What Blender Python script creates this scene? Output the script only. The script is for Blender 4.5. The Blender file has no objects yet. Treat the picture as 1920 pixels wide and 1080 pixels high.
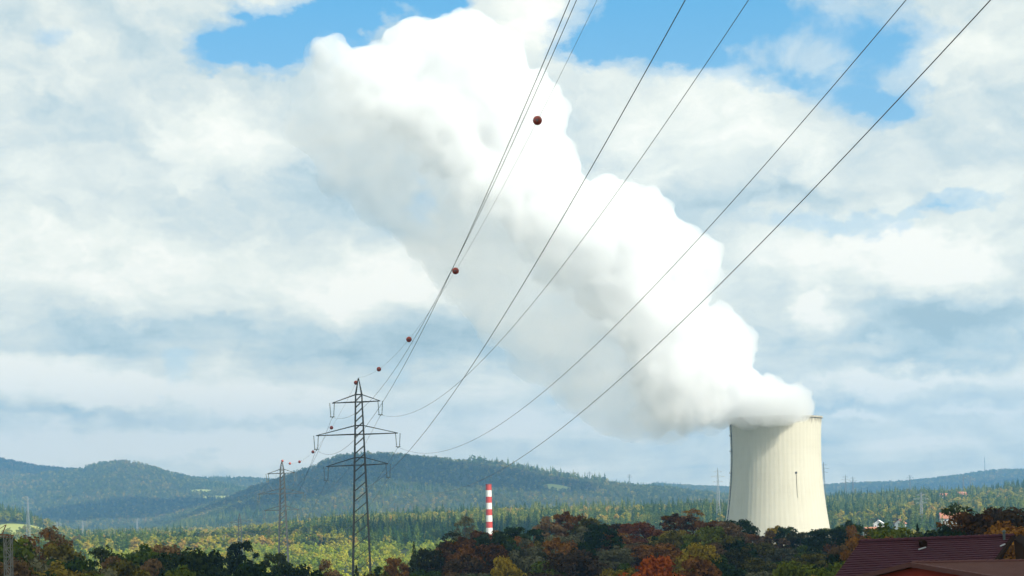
import bpy, math, random
import numpy as np
from mathutils import Vector
rng = np.random.default_rng(7); random.seed(7)
scene = bpy.context.scene; COL = scene.collection
rad = math.radians

# ---------------------------------------------------------------- camera
# eye at the world origin, looking along +Y; lens shift instead of pitch, one degree of roll
F, HY, ROLL = 2667.0, 930.0, rad(1.0)
cd = bpy.data.cameras.new('camera'); cam = bpy.data.objects.new('camera', cd); COL.objects.link(cam)
cd.sensor_width = 36; cd.lens = 36*F/1920; cd.clip_start = .5; cd.clip_end = 40000
cam.location = (0, 0, 0)
from mathutils import Matrix
cam.rotation_euler = (Matrix.Rotation(rad(90), 4, 'X') @ Matrix.Rotation(-ROLL, 4, 'Z')).to_euler()
# the principal point sits at (960,930): shift rotated by the roll is negligible
cd.shift_x = 0.0; cd.shift_y = (HY-540)/1920
scene.camera = cam

# ---------------------------------------------------------------- render settings
cy = scene.cycles
cy.use_denoising = True
try: cy.denoiser = 'OPENIMAGEDENOISE'
except Exception: pass
cy.max_bounces = 24; cy.diffuse_bounces = 2; cy.glossy_bounces = 2; cy.transmission_bounces = 2
cy.volume_bounces = 20; cy.transparent_max_bounces = 24
cy.use_adaptive_sampling = True; cy.adaptive_threshold = .02
vs = scene.view_settings; vs.view_transform = 'Standard'; vs.look = 'None'; vs.exposure = 0.42; vs.gamma = 1.0

def unproj(px, py, D):
    u2 = px-960; v2 = HY-py; c, s = math.cos(ROLL), math.sin(ROLL)
    return (u2*c+v2*s)/F*D, (-u2*s+v2*c)/F*D
def P3(px, py, D):
    x, z = unproj(px, py, D); return Vector((x, D, z))
def proj(X, Y, Z):
    u = F*X/Y; v = F*Z/Y; c, s = math.cos(ROLL), math.sin(ROLL)
    return 960+u*c-v*s, HY-(u*s+v*c)

# ---------------------------------------------------------------- sun
SAZ, SEL = rad(47), rad(33)
TOSUN = Vector((math.sin(SAZ)*math.cos(SEL), -math.cos(SAZ)*math.cos(SEL), math.sin(SEL)))
ld = bpy.data.lights.new('sun', 'SUN'); sun = bpy.data.objects.new('sun', ld); COL.objects.link(sun)
ld.energy = 5.0; ld.angle = rad(.53); ld.color = (1, .95, .85)
sun.rotation_euler = TOSUN.to_track_quat('Z', 'Y').to_euler()

# ---------------------------------------------------------------- node helper
class N:
    def __init__(s, tree): s.t = tree; s.n = tree.nodes; s.l = tree.links
    def new(s, kind, **kw):
        n = s.n.new(kind)
        for k, v in kw.items(): setattr(n, k, v)
        return n
    def put(s, sock, v):
        if isinstance(v, bpy.types.NodeSocket): s.l.new(v, sock)
        elif v is not None: sock.default_value = v
    def m(s, op, a, b=None, c=None, clamp=False):
        n = s.new('ShaderNodeMath', operation=op, use_clamp=clamp)
        for i, v in enumerate((a, b, c)): s.put(n.inputs[i], v)
        return n.outputs[0]
    def noise(s, vec, scale, detail=3, rough=.5, dist=0.):
        n = s.new('ShaderNodeTexNoise'); s.put(n.inputs['Vector'], vec)
        n.inputs['Scale'].default_value = scale; n.inputs['Detail'].default_value = detail
        n.inputs['Roughness'].default_value = rough; n.inputs['Distortion'].default_value = dist
        return n.outputs['Fac']
    def ramp(s, fac, stops, interp='LINEAR'):
        n = s.new('ShaderNodeValToRGB'); cr = n.color_ramp; cr.interpolation = interp
        while len(cr.elements) > 1: cr.elements.remove(cr.elements[0])
        cr.elements[0].position = stops[0][0]
        c = stops[0][1]; cr.elements[0].color = (*c, 1) if not isinstance(c, float) else (c, c, c, 1)
        for p, c in stops[1:]:
            e = cr.elements.new(p); e.color = (*c, 1) if not isinstance(c, float) else (c, c, c, 1)
        s.put(n.inputs[0], fac); return n.outputs[0]
    def mix(s, f, a, b, blend='MIX'):
        n = s.new('ShaderNodeMix', data_type='RGBA', blend_type=blend)
        s.put(n.inputs[0], f)
        for i, v in ((6, a), (7, b)):
            if isinstance(v, tuple): v = (*v, 1)
            s.put(n.inputs[i], v)
        return n.outputs[2]
    def xyz(s, x, y, z):
        n = s.new('ShaderNodeCombineXYZ'); s.put(n.inputs[0], x); s.put(n.inputs[1], y); s.put(n.inputs[2], z); return n.outputs[0]

def srgb(r, g, b):
    f = lambda c: (c/255/12.92) if c <= 10 else ((c/255+.055)/1.055)**2.4
    return (f(r), f(g), f(b))

# ---------------------------------------------------------------- sky (world): Nishita with procedural clouds by direction
w = bpy.data.worlds.new('World'); scene.world = w; w.use_nodes = True
n = N(w.node_tree); w.node_tree.nodes.clear()
out = n.new('ShaderNodeOutputWorld'); bg = n.new('ShaderNodeBackground'); n.l.new(bg.outputs[0], out.inputs[0])
sky = n.new('ShaderNodeTexSky', sky_type='NISHITA', sun_disc=False)
sky.sun_elevation = SEL; sky.sun_rotation = rad(180)-SAZ; sky.altitude = 400; sky.air_density = 1.0; sky.dust_density = .6; sky.ozone_density = 1.5
skyc = n.new('ShaderNodeVectorMath', operation='SCALE'); n.l.new(sky.outputs[0], skyc.inputs[0]); skyc.inputs['Scale'].default_value = .12
SKYC = skyc.outputs[0]
tc = n.new('ShaderNodeTexCoord'); sep = n.new('ShaderNodeSeparateXYZ'); n.l.new(tc.outputs['Generated'], sep.inputs[0])
X, Y, Z = sep.outputs
az = n.m('ARCTAN2', X, Y); hor = n.m('SQRT', n.m('ADD', n.m('MULTIPLY', X, X), n.m('MULTIPLY', Y, Y)))
el = n.m('ARCTAN2', Z, hor)
def azel(px, py):
    x, z = unproj(px, py, 1.0); return math.atan2(x, 1), math.atan2(z, math.hypot(x, 1))
# warp the direction coordinates so that every placed patch gets a torn, cloudy edge
c0 = n.xyz(az, n.m('MULTIPLY', el, 1.6), 0.0)
def warp(scale, amp, off, detail=4):
    o1 = n.new('ShaderNodeVectorMath', operation='ADD'); n.l.new(c0, o1.inputs[0]); o1.inputs[1].default_value = off
    return n.m('MULTIPLY', n.m('SUBTRACT', n.noise(o1.outputs[0], scale, detail, .6), .5), amp)
wx = n.m('ADD', az, n.m('ADD', warp(9, .075, (3, 1, 5)), warp(34, .04, (8, 2, 9), 6)))
wy = n.m('ADD', el, n.m('ADD', warp(9, .055, (7, 7, 1)), warp(34, .028, (1, 4, 2), 6)))
wx2 = n.m('ADD', az, warp(14, .10, (13, 1, 5), 5)); wy2 = n.m('ADD', el, warp(14, .06, (2, 17, 5), 5))
def blob(px, py, rx, ry, s, wa=None):
    a, e = azel(px, py)
    U, V = wa or (wx, wy)
    dx = n.m('MULTIPLY', n.m('SUBTRACT', U, a), F/rx); dy = n.m('MULTIPLY', n.m('SUBTRACT', V, e), F/ry)
    d2 = n.m('MULTIPLY_ADD', dx, dx, n.m('MULTIPLY', dy, dy))
    return n.m('MULTIPLY', n.m('POWER', 2.718, n.m('MULTIPLY', d2, -1.0)), s)
def total(bl, wa=None):
    t = None
    for b in bl:
        v = blob(*b, wa=wa); t = v if t is None else n.m('ADD', t, v)
    return t
HOLES = [(400,100,60,30,.6),(440,75,100,42,1.0),(560,60,120,55,1.1),(700,18,110,40,1.0),(530,115,60,35,.6),(110,55,70,35,.5),
 (1180,50,120,75,1.1),(1290,30,110,60,1.0),(1110,110,55,35,.7),(1430,40,180,70,.85),(1440,140,60,40,.5),(1500,165,70,30,.55),(1640,110,110,95,1.0),(1690,200,80,40,.85),
 (1640,402,220,20,.45),(1800,395,90,20,.5),(790,405,34,46,1.3),(322,700,62,50,.8),(750,700,50,35,.35),(1065,745,60,35,.5),
 (10,260,60,40,.3),(1840,640,200,30,.22),(1620,795,300,24,.42),(120,775,150,12,.3),(150,620,220,20,.25),(900,700,120,25,.3),(1150,870,200,20,.2),(835,28,50,38,1.2),(770,3,90,18,.9),(665,90,30,40,.7)]
BRIGHT = [(120,190,190,110,.16),(430,250,130,80,.34),(350,290,90,60,.15),(1330,190,200,70,.30),(1450,270,250,70,.30),(1700,330,200,50,.15),(180,470,330,55,.42),(300,540,250,40,.2),
 (720,520,120,60,.6),(600,560,90,40,.25),(210,735,130,28,.65),(60,700,110,50,.4),(480,762,170,24,.55),(380,830,480,26,.42),(1620,470,220,60,.45),(1760,520,90,50,.35),(1525,560,30,34,.6),
 (1540,600,40,30,.3),(1700,715,230,18,.6),(960,840,1000,30,.22),(1850,770,120,12,.4),(1620,772,40,8,.6),(990,40,100,80,.45),(1850,80,120,60,.3),(1500,460,150,40,.3),(1200,270,90,60,.2),(1750,850,300,18,.25),(1640,640,160,16,.2),(900,790,300,30,.3),(1780,455,180,30,.2)]
DARK = [(330,90,130,80,.22),(620,360,170,60,.25),(120,260,150,40,.12),(400,390,200,30,.16),(200,640,380,28,.20),(560,650,200,36,.22),(740,440,110,40,.15),(900,620,160,50,.35),(1300,370,130,34,.38),(1500,370,160,24,.3),
 (1760,240,200,60,.3),(1560,630,220,40,.28),(1800,590,160,40,.3),(120,780,170,14,.45),(600,795,200,12,.25),(1650,820,350,40,.25),(1180,800,160,60,.35),(1000,870,800,14,.05),(60,130,90,40,.2),(1650,760,200,12,.3),(380,612,260,20,.2),(1800,670,200,20,.3)]
hole = total(HOLES); bright = total(BRIGHT, (wx2, wy2)); dark = total(DARK, (wx2, wy2))
big = n.noise(c0, 5.0, 6, .58, .4)                   # cloud structure everywhere, also behind the camera
lay = n.noise(n.xyz(az, n.m('MULTIPLY', el, 5.0), 2.0), 7.0, 6, .6, .3)   # flatter layers near the horizon
wisp = n.noise(n.xyz(az, n.m('MULTIPLY', el, 1.3), 7.0), 22.0, 6, .62, .5)
low = n.m('SUBTRACT', 1.0, n.m('MULTIPLY', el, 4.5), clamp=True)
cov = n.m('SUBTRACT', n.m('ADD', 1.06, n.m('MULTIPLY', n.m('SUBTRACT', big, .5), 1.1)), hole)
cov = n.m('ADD', cov, n.m('MULTIPLY', n.m('SUBTRACT', wisp, .5), .75))
cov = n.m('ADD', cov, n.m('MULTIPLY', n.m('MULTIPLY', n.m('SUBTRACT', lay, .44), low), 1.4))
cov = n.ramp(cov, [(0.08, 0.0), (.45, .55), (.8, 1.0)], 'EASE')
br = n.m('ADD', n.m('MULTIPLY_ADD', low, .20, .46), n.m('SUBTRACT', bright, dark))
br = n.m('ADD', br, n.m('MULTIPLY', n.m('SUBTRACT', big, .5), .6))
br = n.m('ADD', br, n.m('MULTIPLY', n.m('SUBTRACT', wisp, .5), .42))
br = n.m('ADD', br, n.m('MULTIPLY', n.m('MULTIPLY', n.m('SUBTRACT', lay, .5), low), 2.1))
def relief(scale, d, amp, det=5):
    o = [n.noise(n.xyz(n.m('ADD', wx2, dx), n.m('ADD', n.m('MULTIPLY', wy2, 1.5), dy), 4.0), scale, det, .55, .2) for dx, dy in ((0.0, 0.0), (d*.5, d))]
    return n.m('MULTIPLY', n.m('SUBTRACT', o[0], o[1]), amp)
br = n.m('ADD', br, n.m('ADD', relief(9, .024, 1.3), relief(28, .009, .45)))
cloudc = n.ramp(br, [(0.0, srgb(156,177,184)), (.25, srgb(182,198,201)), (.5, srgb(207,214,209)), (.75, srgb(226,229,219)), (1.0, srgb(243,241,230))])
blue = n.mix(.7, SKYC, n.ramp(el, [(0.0, srgb(198,210,204)), (.10, srgb(165,200,212)), (.35, srgb(70,166,216))]))
cloudc = n.mix(n.m('MULTIPLY', low, .55), cloudc, n.mix(1.0, cloudc, (1.27, 1.14, .93), 'MULTIPLY'))
skycol = n.mix(cov, blue, cloudc)
down = n.ramp(el, [(0.0, 0.0), (0.004, 1.0)])
n.put(bg.inputs[0], skycol); bg.inputs[1].default_value = 1.0
w.cycles.sampling_method = 'MANUAL'; w.cycles.sample_map_resolution = 512

# ---------------------------------------------------------------- mesh helpers
def newmesh(name, V, Fc, smooth=False):
    me = bpy.data.meshes.new(name)
    V = np.asarray(V, dtype=np.float32); 
    if isinstance(Fc, np.ndarray):
        k = Fc.shape[1]; nf = len(Fc)
        me.vertices.add(len(V)); me.vertices.foreach_set('co', V.ravel())
        me.loops.add(nf*k); me.loops.foreach_set('vertex_index', Fc.astype(np.int32).ravel())
        me.polygons.add(nf); me.polygons.foreach_set('loop_start', np.arange(nf, dtype=np.int32)*k)
        me.polygons.foreach_set('loop_total', np.full(nf, k, dtype=np.int32))
        me.update(calc_edges=True); me.validate()
    else:
        me.from_pydata([tuple(map(float, v)) for v in V], [], Fc); me.update()
    if smooth: me.polygons.foreach_set('use_smooth', np.ones(len(me.polygons), dtype=bool))
    return me
def link(name, me, mat=None, parent=None, loc=None):
    o = bpy.data.objects.new(name, me); COL.objects.link(o)
    if mat is not None and me is not None and len(me.materials) == 0: me.materials.append(mat)
    if parent is not None: o.parent = parent
    if loc is not None: o.location = loc
    return o
def tag(o, label=None, cat=None, group=None, kind=None):
    if label: o['label'] = label
    if cat: o['category'] = cat
    if group: o['group'] = group
    if kind: o['kind'] = kind
    return o
def empty(name, loc, label=None, cat=None, group=None, rz=0):
    o = bpy.data.objects.new(name, None); COL.objects.link(o); o.location = loc; o.rotation_euler.z = rz
    o.empty_display_size = 1; return tag(o, label, cat, group)
class MB:
    def __init__(s): s.v = []; s.f = []
    def add(s, V, Fc):
        b = len(s.v); s.v += [tuple(map(float, q)) for q in V]; s.f += [tuple(b+i for i in q) for q in Fc]
    def box(s, c, d, rz=0):
        cx, cy, cz = c; hx, hy, hz = d[0]/2, d[1]/2, d[2]/2; ca, sa = math.cos(rz), math.sin(rz)
        V = [(cx+x*ca-y*sa, cy+x*sa+y*ca, cz+z) for z in (-hz, hz) for x, y in ((-hx, -hy), (hx, -hy), (hx, hy), (-hx, hy))]
        s.add(V, [(3,2,1,0),(4,5,6,7),(0,1,5,4),(1,2,6,5),(2,3,7,6),(3,0,4,7)])
    def bar(s, a, b, t, t2=None):
        a = Vector(a); b = Vector(b); d = b-a
        if d.length < 1e-6: return
        t2 = t if t2 is None else t2
        d.normalize(); u = d.cross(Vector((0, 0, 1)));
        if u.length < .05: u = Vector((1, 0, 0))
        u.normalize(); v = d.cross(u)
        V = [a+(u*i+v*j)*t/2 for i, j in ((-1,-1),(1,-1),(1,1),(-1,1))]+[b+(u*i+v*j)*t2/2 for i, j in ((-1,-1),(1,-1),(1,1),(-1,1))]
        s.add(V, [(3,2,1,0),(4,5,6,7),(0,1,5,4),(1,2,6,5),(2,3,7,6),(3,0,4,7)])
    def tube(s, pts, r, k=6):
        pts = [Vector(p) for p in pts]; m = len(pts); rs = r if isinstance(r, (list, tuple)) else [r]*m
        b = len(s.v)
        for i, p in enumerate(pts):
            d = (pts[min(i+1, m-1)]-pts[max(i-1, 0)]).normalized(); u = d.cross(Vector((0, 0, 1)))
            if u.length < .05: u = Vector((1, 0, 0))
            u.normalize(); v = d.cross(u)
            for j in range(k):
                a = 2*math.pi*j/k; s.v.append(tuple(p+(u*math.cos(a)+v*math.sin(a))*rs[i]))
        for i in range(m-1):
            for j in range(k): s.f.append((b+i*k+j, b+i*k+(j+1)%k, b+(i+1)*k+(j+1)%k, b+(i+1)*k+j))
        s.f.append(tuple(b+j for j in range(k))[::-1]); s.f.append(tuple(b+(m-1)*k+j for j in range(k)))
    def build(s, name, mat, parent=None, smooth=False, loc=None):
        return link(name, newmesh(name, s.v, s.f, smooth), mat, parent, loc)

# ---------------------------------------------------------------- materials
def mat(name, col, rough=.8, metal=0., fn=None, spec=None):
    m = bpy.data.materials.new(name); m.use_nodes = True; q = N(m.node_tree)
    b = q.n['Principled BSDF']; b.inputs['Roughness'].default_value = rough; b.inputs['Metallic'].default_value = metal
    if spec is not None: b.inputs['Specular IOR Level'].default_value = spec
    if fn: q.put(b.inputs['Base Color'], fn(q, b))
    else: b.inputs['Base Color'].default_value = (*col, 1)
    return m
def objco(q): return q.new('ShaderNodeTexCoord').outputs['Object']
def noisy(a, b, scale, detail=4):
    def fn(q, bs): return q.mix(q.noise(objco(q), scale, detail, .6), a, b)
    return fn
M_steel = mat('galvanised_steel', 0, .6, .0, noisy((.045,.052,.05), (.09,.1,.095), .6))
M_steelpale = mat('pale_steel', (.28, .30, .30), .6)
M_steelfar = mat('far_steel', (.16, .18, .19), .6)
M_insul = mat('glass_insulator', (.12, .15, .14), .3)
M_wire = mat('aluminium_cable', (.22, .23, .24), .7)
M_ball = mat('marker_ball_paint', (.42, .06, .03), .45)
M_ballclamp = mat('ball_clamp', (.15, .15, .15), .5)

def foliage_mat(name, stops, transl=.12, scale=.35, rnd=.35):
    """leaf colour with painted shading: clumps by position in the crown, drift by instance"""
    m = bpy.data.materials.new(name); m.use_nodes = True; q = N(m.node_tree); q.n.clear()
    o = q.new('ShaderNodeOutputMaterial'); d = q.new('ShaderNodeBsdfDiffuse'); t = q.new('ShaderNodeBsdfTranslucent'); mx = q.new('ShaderNodeMixShader')
    oi = q.new('ShaderNodeObjectInfo')
    f = q.m('ADD', q.m('MULTIPLY', q.noise(objco(q), scale, 4, .7), 1.0-rnd+.2), q.m('MULTIPLY', q.m('SUBTRACT', oi.outputs['Random'], .35), rnd*1.3))
    if transl == .12: stops = [(.34, stops[0][1]), (.52, stops[1][1]), (.72, stops[2][1])]  # near crowns: stops pulled together to paint light and shade between clumps
    if rnd > .5:
        f = q.m('ADD', f, q.m('MULTIPLY', q.m('SUBTRACT', q.noise(oi.outputs['Location'], .0045, 4, .6), .5), 1.5))  # far woods: broad tone patches, with sunlit brightness painted into the colour
    c = q.ramp(f, stops)
    q.put(d.inputs[0], c); q.put(t.inputs[0], c); mx.inputs[0].default_value = transl
    q.l.new(d.outputs[0], mx.inputs[1]); q.l.new(t.outputs[0], mx.inputs[2]); q.l.new(mx.outputs[0], o.inputs[0])
    return m
FOL = {
 'green': foliage_mat('leaves_green', [(.2,(0.0198,0.036,0.00806)),(.5,(0.0577,0.0901,0.0142)),(.8,(0.14,0.152,0.0202))]),
 'olive': foliage_mat('leaves_olive', [(.2,(0.0363,0.036,0.0101)),(.5,(0.124,0.104,0.0181)),(.8,(0.264,0.188,0.0302))]),
 'rust': foliage_mat('leaves_rust', [(.2,(0.0416,0.0221,0.00806)),(.5,(0.16,0.0625,0.0142)),(.8,(0.277,0.125,0.0222))]),
 'red': foliage_mat('leaves_red', [(.2,(0.0396,0.0133,0.00874)),(.5,(0.149,0.0426,0.0153)),(.8,(0.238,0.0799,0.0196))]),
 'orange': foliage_mat('leaves_orange', [(.2,(.36,.08,.01)),(.5,(.55,.15,.015)),(.8,(.58,.29,.03))]),
 'yellow': foliage_mat('leaves_yellow', [(.2,(0.0792,0.0666,0.0101)),(.5,(0.264,0.189,0.0168)),(.8,(0.422,0.277,0.0294))]),
 'brown': foliage_mat('leaves_brown', [(.2,(0.0577,0.036,0.0181)),(.5,(0.165,0.0971,0.0403)),(.8,(0.28,0.166,0.0706))]),
 'grey': foliage_mat('leaves_greygreen', [(.2,(0.0577,0.0583,0.0323)),(.5,(0.133,0.125,0.0655)),(.8,(0.215,0.195,0.101))]),
 'dark': foliage_mat('needles_dark', [(.2,(0.0157,0.0267,0.0113)),(.5,(0.0359,0.0533,0.0177)),(.8,(0.0673,0.08,0.0252))], .12),
}
M_bark = mat('bark', 0, .9, 0, noisy((.04,.032,.025), (.10,.085,.07), 2.5))
M_barkpale = mat('bark_pale', 0, .9, 0, noisy((.09,.08,.065), (.2,.18,.15), 2.5))
FAR = {
 'far_broad': foliage_mat('far_leaves', [(.15,(0.0931,0.135,0.0132)),(.42,(0.233,0.254,0.022)),(.66,(0.404,0.344,0.033)),(.97,(0.437,0.276,0.05))], .25, .12, .75),
 'far_young': foliage_mat('far_young_leaves', [(.15,(0.178,0.239,0.0198)),(.5,(0.342,0.389,0.033)),(.85,(0.491,0.419,0.044))], .25, .12, .6),
 'far_needle': foliage_mat('far_needles', [(.15,(0.037,0.0831,0.0169)),(.5,(0.111,0.166,0.0242)),(.85,(0.277,0.283,0.0363))], .15, .15, .6),
 'far_dull': foliage_mat('far_dull_leaves', [(.15,(0.0689,0.102,0.0214)),(.5,(0.149,0.175,0.0297)),(.85,(0.253,0.204,0.0475))], .2, .12, .55),
}

# ---------------------------------------------------------------- terrain
def vnoise(x, y, seed=0):
    xi = np.floor(x).astype(int); yi = np.floor(y).astype(int); fx = x-xi; fy = y-yi
    fx = fx*fx*(3-2*fx); fy = fy*fy*(3-2*fy)
    def h(a, b):
        v = np.sin(a*127.1+b*311.7+seed*74.7)*43758.5453; return v-np.floor(v)
    return (h(xi,yi)*(1-fx)+h(xi+1,yi)*fx)*(1-fy)+(h(xi,yi+1)*(1-fx)+h(xi+1,yi+1)*fx)*fy
def fbm(x, y, o=4, seed=0):
    t = 0; a = .5
    for i in range(o): t = t+a*vnoise(x*2**i, y*2**i, seed+i); a *= .5
    return t
def line(pts):
    xs = [p[0] for p in pts]; ys = [p[1] for p in pts]; return lambda px: np.interp(px, xs, ys)
def crest(pts, D, canopy=18):
    """skyline polyline (photo pixels) turned into ground height along a crest D metres away"""
    q = [(960+F*unproj(a, b, 1)[0], unproj(a, b, 1)[1]*D-canopy) for a, b in pts]
    return line(q)
H1 = crest([(-400,850),(0,857),(25,862),(80,872),(160,878),(250,886),(390,893),(470,893),(520,897),(600,905),(800,915),(1100,915),(1190,910),(1230,904),(1300,909),(1366,911),(1545,907),(1600,903),(1700,900),(1760,893),(1800,888),(1850,880),(1920,877),(2300,870)], 5700, 12)
H2 = crest([(-400,1000),(-100,930),(0,905),(80,885),(150,877),(190,866),(230,862),(270,868),(320,884),(370,898),(440,910),(480,922),(560,950),(620,960)], 4900, 6)
H3 = crest([(150,1010),(280,1000),(350,967),(420,937),(480,910),(540,890),(590,872),(630,854),(680,848),(740,851),(800,856),(850,862),(900,867),(960,877),(1010,886),(1060,894),(1100,901),(1140,905),(1200,911),(1250,915),(1300,922),(1366,930),(1500,940),(2300,940)], 3600, 4)
H6 = crest([(-400,930),(0,945),(50,955),(100,970),(140,990),(170,1000),(300,1002),(640,975),(900,962),(1300,948),(1450,940),(1545,925),(1600,920),(1650,918),(1720,912),(1780,913),(1830,908),(1880,905),(1920,903),(2300,900)], 2200, 20)
RINGS = [
 (0, line([(0,-10)])), (60, line([(0,-10.5)])), (120, line([(600,-16),(1000,-15),(1500,-12)])),
 (240, line([(600,-28),(760,-31),(1400,-29),(1700,-21),(2100,-18)])),
 (337, line([(500,-29),(680,-28),(800,-29),(1000,-25),(1700,-24)])),
 (420, line([(640,-34),(740,-32),(860,-23),(1000,-21),(1300,-19),(1400,-23),(1560,-26),(1700,-28)])),
 (605, line([(500,-41),(700,-43),(1100,-38),(1500,-42)])), (850, line([(400,-52),(900,-56),(1400,-64),(1600,-64),(1900,-45)])),
 (1200, line([(0,-46),(600,-45),(800,-43),(1000,-45),(1400,-62),(1560,-60),(1700,-42)])),
 (1500, line([(0,-52),(400,-48),(640,-38),(900,-35),(1300,-33),(1550,-36),(1900,-32)])),
 (1750, line([(0,-58),(400,-50),(640,-35),(900,-30),(1300,-28),(1550,-33),(1750,-28),(1900,-25)])),
 (2200, H6), (2650, line([(0,-62),(600,-62),(1400,-58),(1900,-45)])),
 (3600, H3), (3950, line([(0,-45),(300,-40),(420,-10),(520,25),(1000,10),(1200,-20),(1900,-30)])),
 (4900, lambda px: np.where(px < 600, H2(np.minimum(px, 560)), -25.)), (5200, lambda px: np.where(px < 600, H1(px)-50, -20.)),
 (5700, H1), (6600, line([(0,-50)]))]
RD = np.array([r[0] for r in RINGS], float)
def ground_z(Xa, Ya):
    Xa = np.asarray(Xa, float); Ya = np.asarray(Ya, float)
    D = np.hypot(Xa, Ya); azm = np.arctan2(Xa, Ya); Yd = D   # rings by range
    px = 960+F*np.tan(np.clip(azm, -.55, .55))
    H = np.stack([np.broadcast_to(r[1](px), px.shape) for r in RINGS])
    Yq = np.clip(np.where(np.abs(azm) < 1.2, np.maximum(Ya, 0.01), D*math.cos(1.2)), 0, RD[-1])
    i = np.clip(np.searchsorted(RD, Yq, side='right')-1, 0, len(RD)-2)
    t = (Yq-RD[i])/(RD[i+1]-RD[i]); t = np.clip(t, 0, 1)
    a = np.take_along_axis(H, i[None], 0)[0]; b = np.take_along_axis(H, (i+1)[None], 0)[0]
    ts = np.where(Yq > 2200, .55*t+.45*(t*t*(3-2*t)), t*t*(3-2*t))
    z = a+(b-a)*ts
    # gullies and spurs on the hills, damped at the crest rings
    damp = np.clip(4*t*(1-t), 0, 1)*np.clip((Yq-2200)/900, 0, 1)
    z = z+damp*(fbm(Xa/520, Ya/900, 4, 3)-.47)*np.clip(.42*(z+60), 0, 90)
    z = z+np.clip((Yq-40)/200, 0, 1)*(fbm(Xa/60, Ya/60, 3, 9)-.45)*3
    return z
def gz(x, y): return float(ground_z(np.array([x]), np.array([y]))[0])
def clipz(v): return v

def meadow_terms(q, pos, spots):
    sp = q.new('ShaderNodeSeparateXYZ'); q.put(sp.inputs[0], pos); t = None
    for x, y, rx, ry in spots:
        a = q.m('MULTIPLY', q.m('SUBTRACT', sp.outputs[0], x), 1/rx); b = q.m('MULTIPLY', q.m('SUBTRACT', sp.outputs[1], y), 1/ry)
        v = q.m('LESS_THAN', q.m('MULTIPLY_ADD', a, a, q.m('MULTIPLY', b, b)), 1.0)
        t = v if t is None else q.m('MAXIMUM', t, v)
    return t
def find_xy(px, py, d0, d1):
    """where the sight line through a photo pixel meets the terrain between two distances"""
    D = np.linspace(d0, d1, 400); x, z = unproj(px, py, 1.0)
    g = ground_z(D*x, D); s = D*z-g
    k = np.where(s < 0)[0]; k = k[0] if len(k) else int(np.argmin(s)); return D[k]*x, D[k]
MEADOWS = [(*find_xy(418, 932, 4000, 4900), 62, 60), (*find_xy(380, 921, 4000, 4900), 34, 60), (*find_xy(448, 935, 4000, 4900), 40, 50), (*find_xy(1045, 914, 2700, 3600), 34, 50),
           (*find_xy(36, 990, 1800, 2200), 32, 90), (*find_xy(100, 998, 1700, 2200), 40, 120), (*find_xy(12, 998, 1700, 2200), 30, 90),
           (470, 1190, 60, 60), (560, 1130, 90, 50)]
def ground_fn(q, b):
    p = q.new('ShaderNodeNewGeometry').outputs['Position']
    base = q.mix(q.noise(p, .012, 5, .6), (.03,.045,.015), (.075,.085,.03))
    mead = q.mix(q.noise(p, .03, 4, .6), (.30,.34,.08), (.42,.42,.13))
    return q.mix(meadow_terms(q, p, MEADOWS), base, mead)
M_ground = mat('ground_grass', 0, .95, 0, ground_fn, .1)
azs = np.concatenate([np.linspace(-math.pi, -.62, 40)[:-1], np.linspace(-.62, .62, 640), np.linspace(.62, math.pi, 40)[1:]])
def sheet(name, ds):
    A, Dm = np.meshgrid(azs, ds); Xs = np.where(np.abs(A) < 1.2, np.tan(np.clip(A,-1.2,1.2))*Dm, np.sin(A)*Dm/math.cos(1.2)); 
    Ys = np.where(np.abs(A) < 1.2, Dm, np.cos(A)*Dm/math.cos(1.2))
    Zs = ground_z(Xs, Ys); V = np.stack([Xs, Ys, Zs], -1).reshape(-1, 3); na = len(azs); nd = len(ds)
    i = np.arange(nd-1)[:, None]*na+np.arange(na-1)[None]; i = i.ravel()
    Fc = np.stack([i, i+1, i+na+1, i+na], 1)
    return tag(link(name, newmesh(name, V, Fc, True), M_ground), kind='structure')
sheet('ground', np.concatenate([[.5], np.geomspace(12, 2600, 170)]))
sheet('hills', np.linspace(2600, 6600, 170))
far = MB(); far.box((0, 4000, -140), (60000, 60000, 2)); tag(far.build('ground', M_ground), kind='structure')

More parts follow.
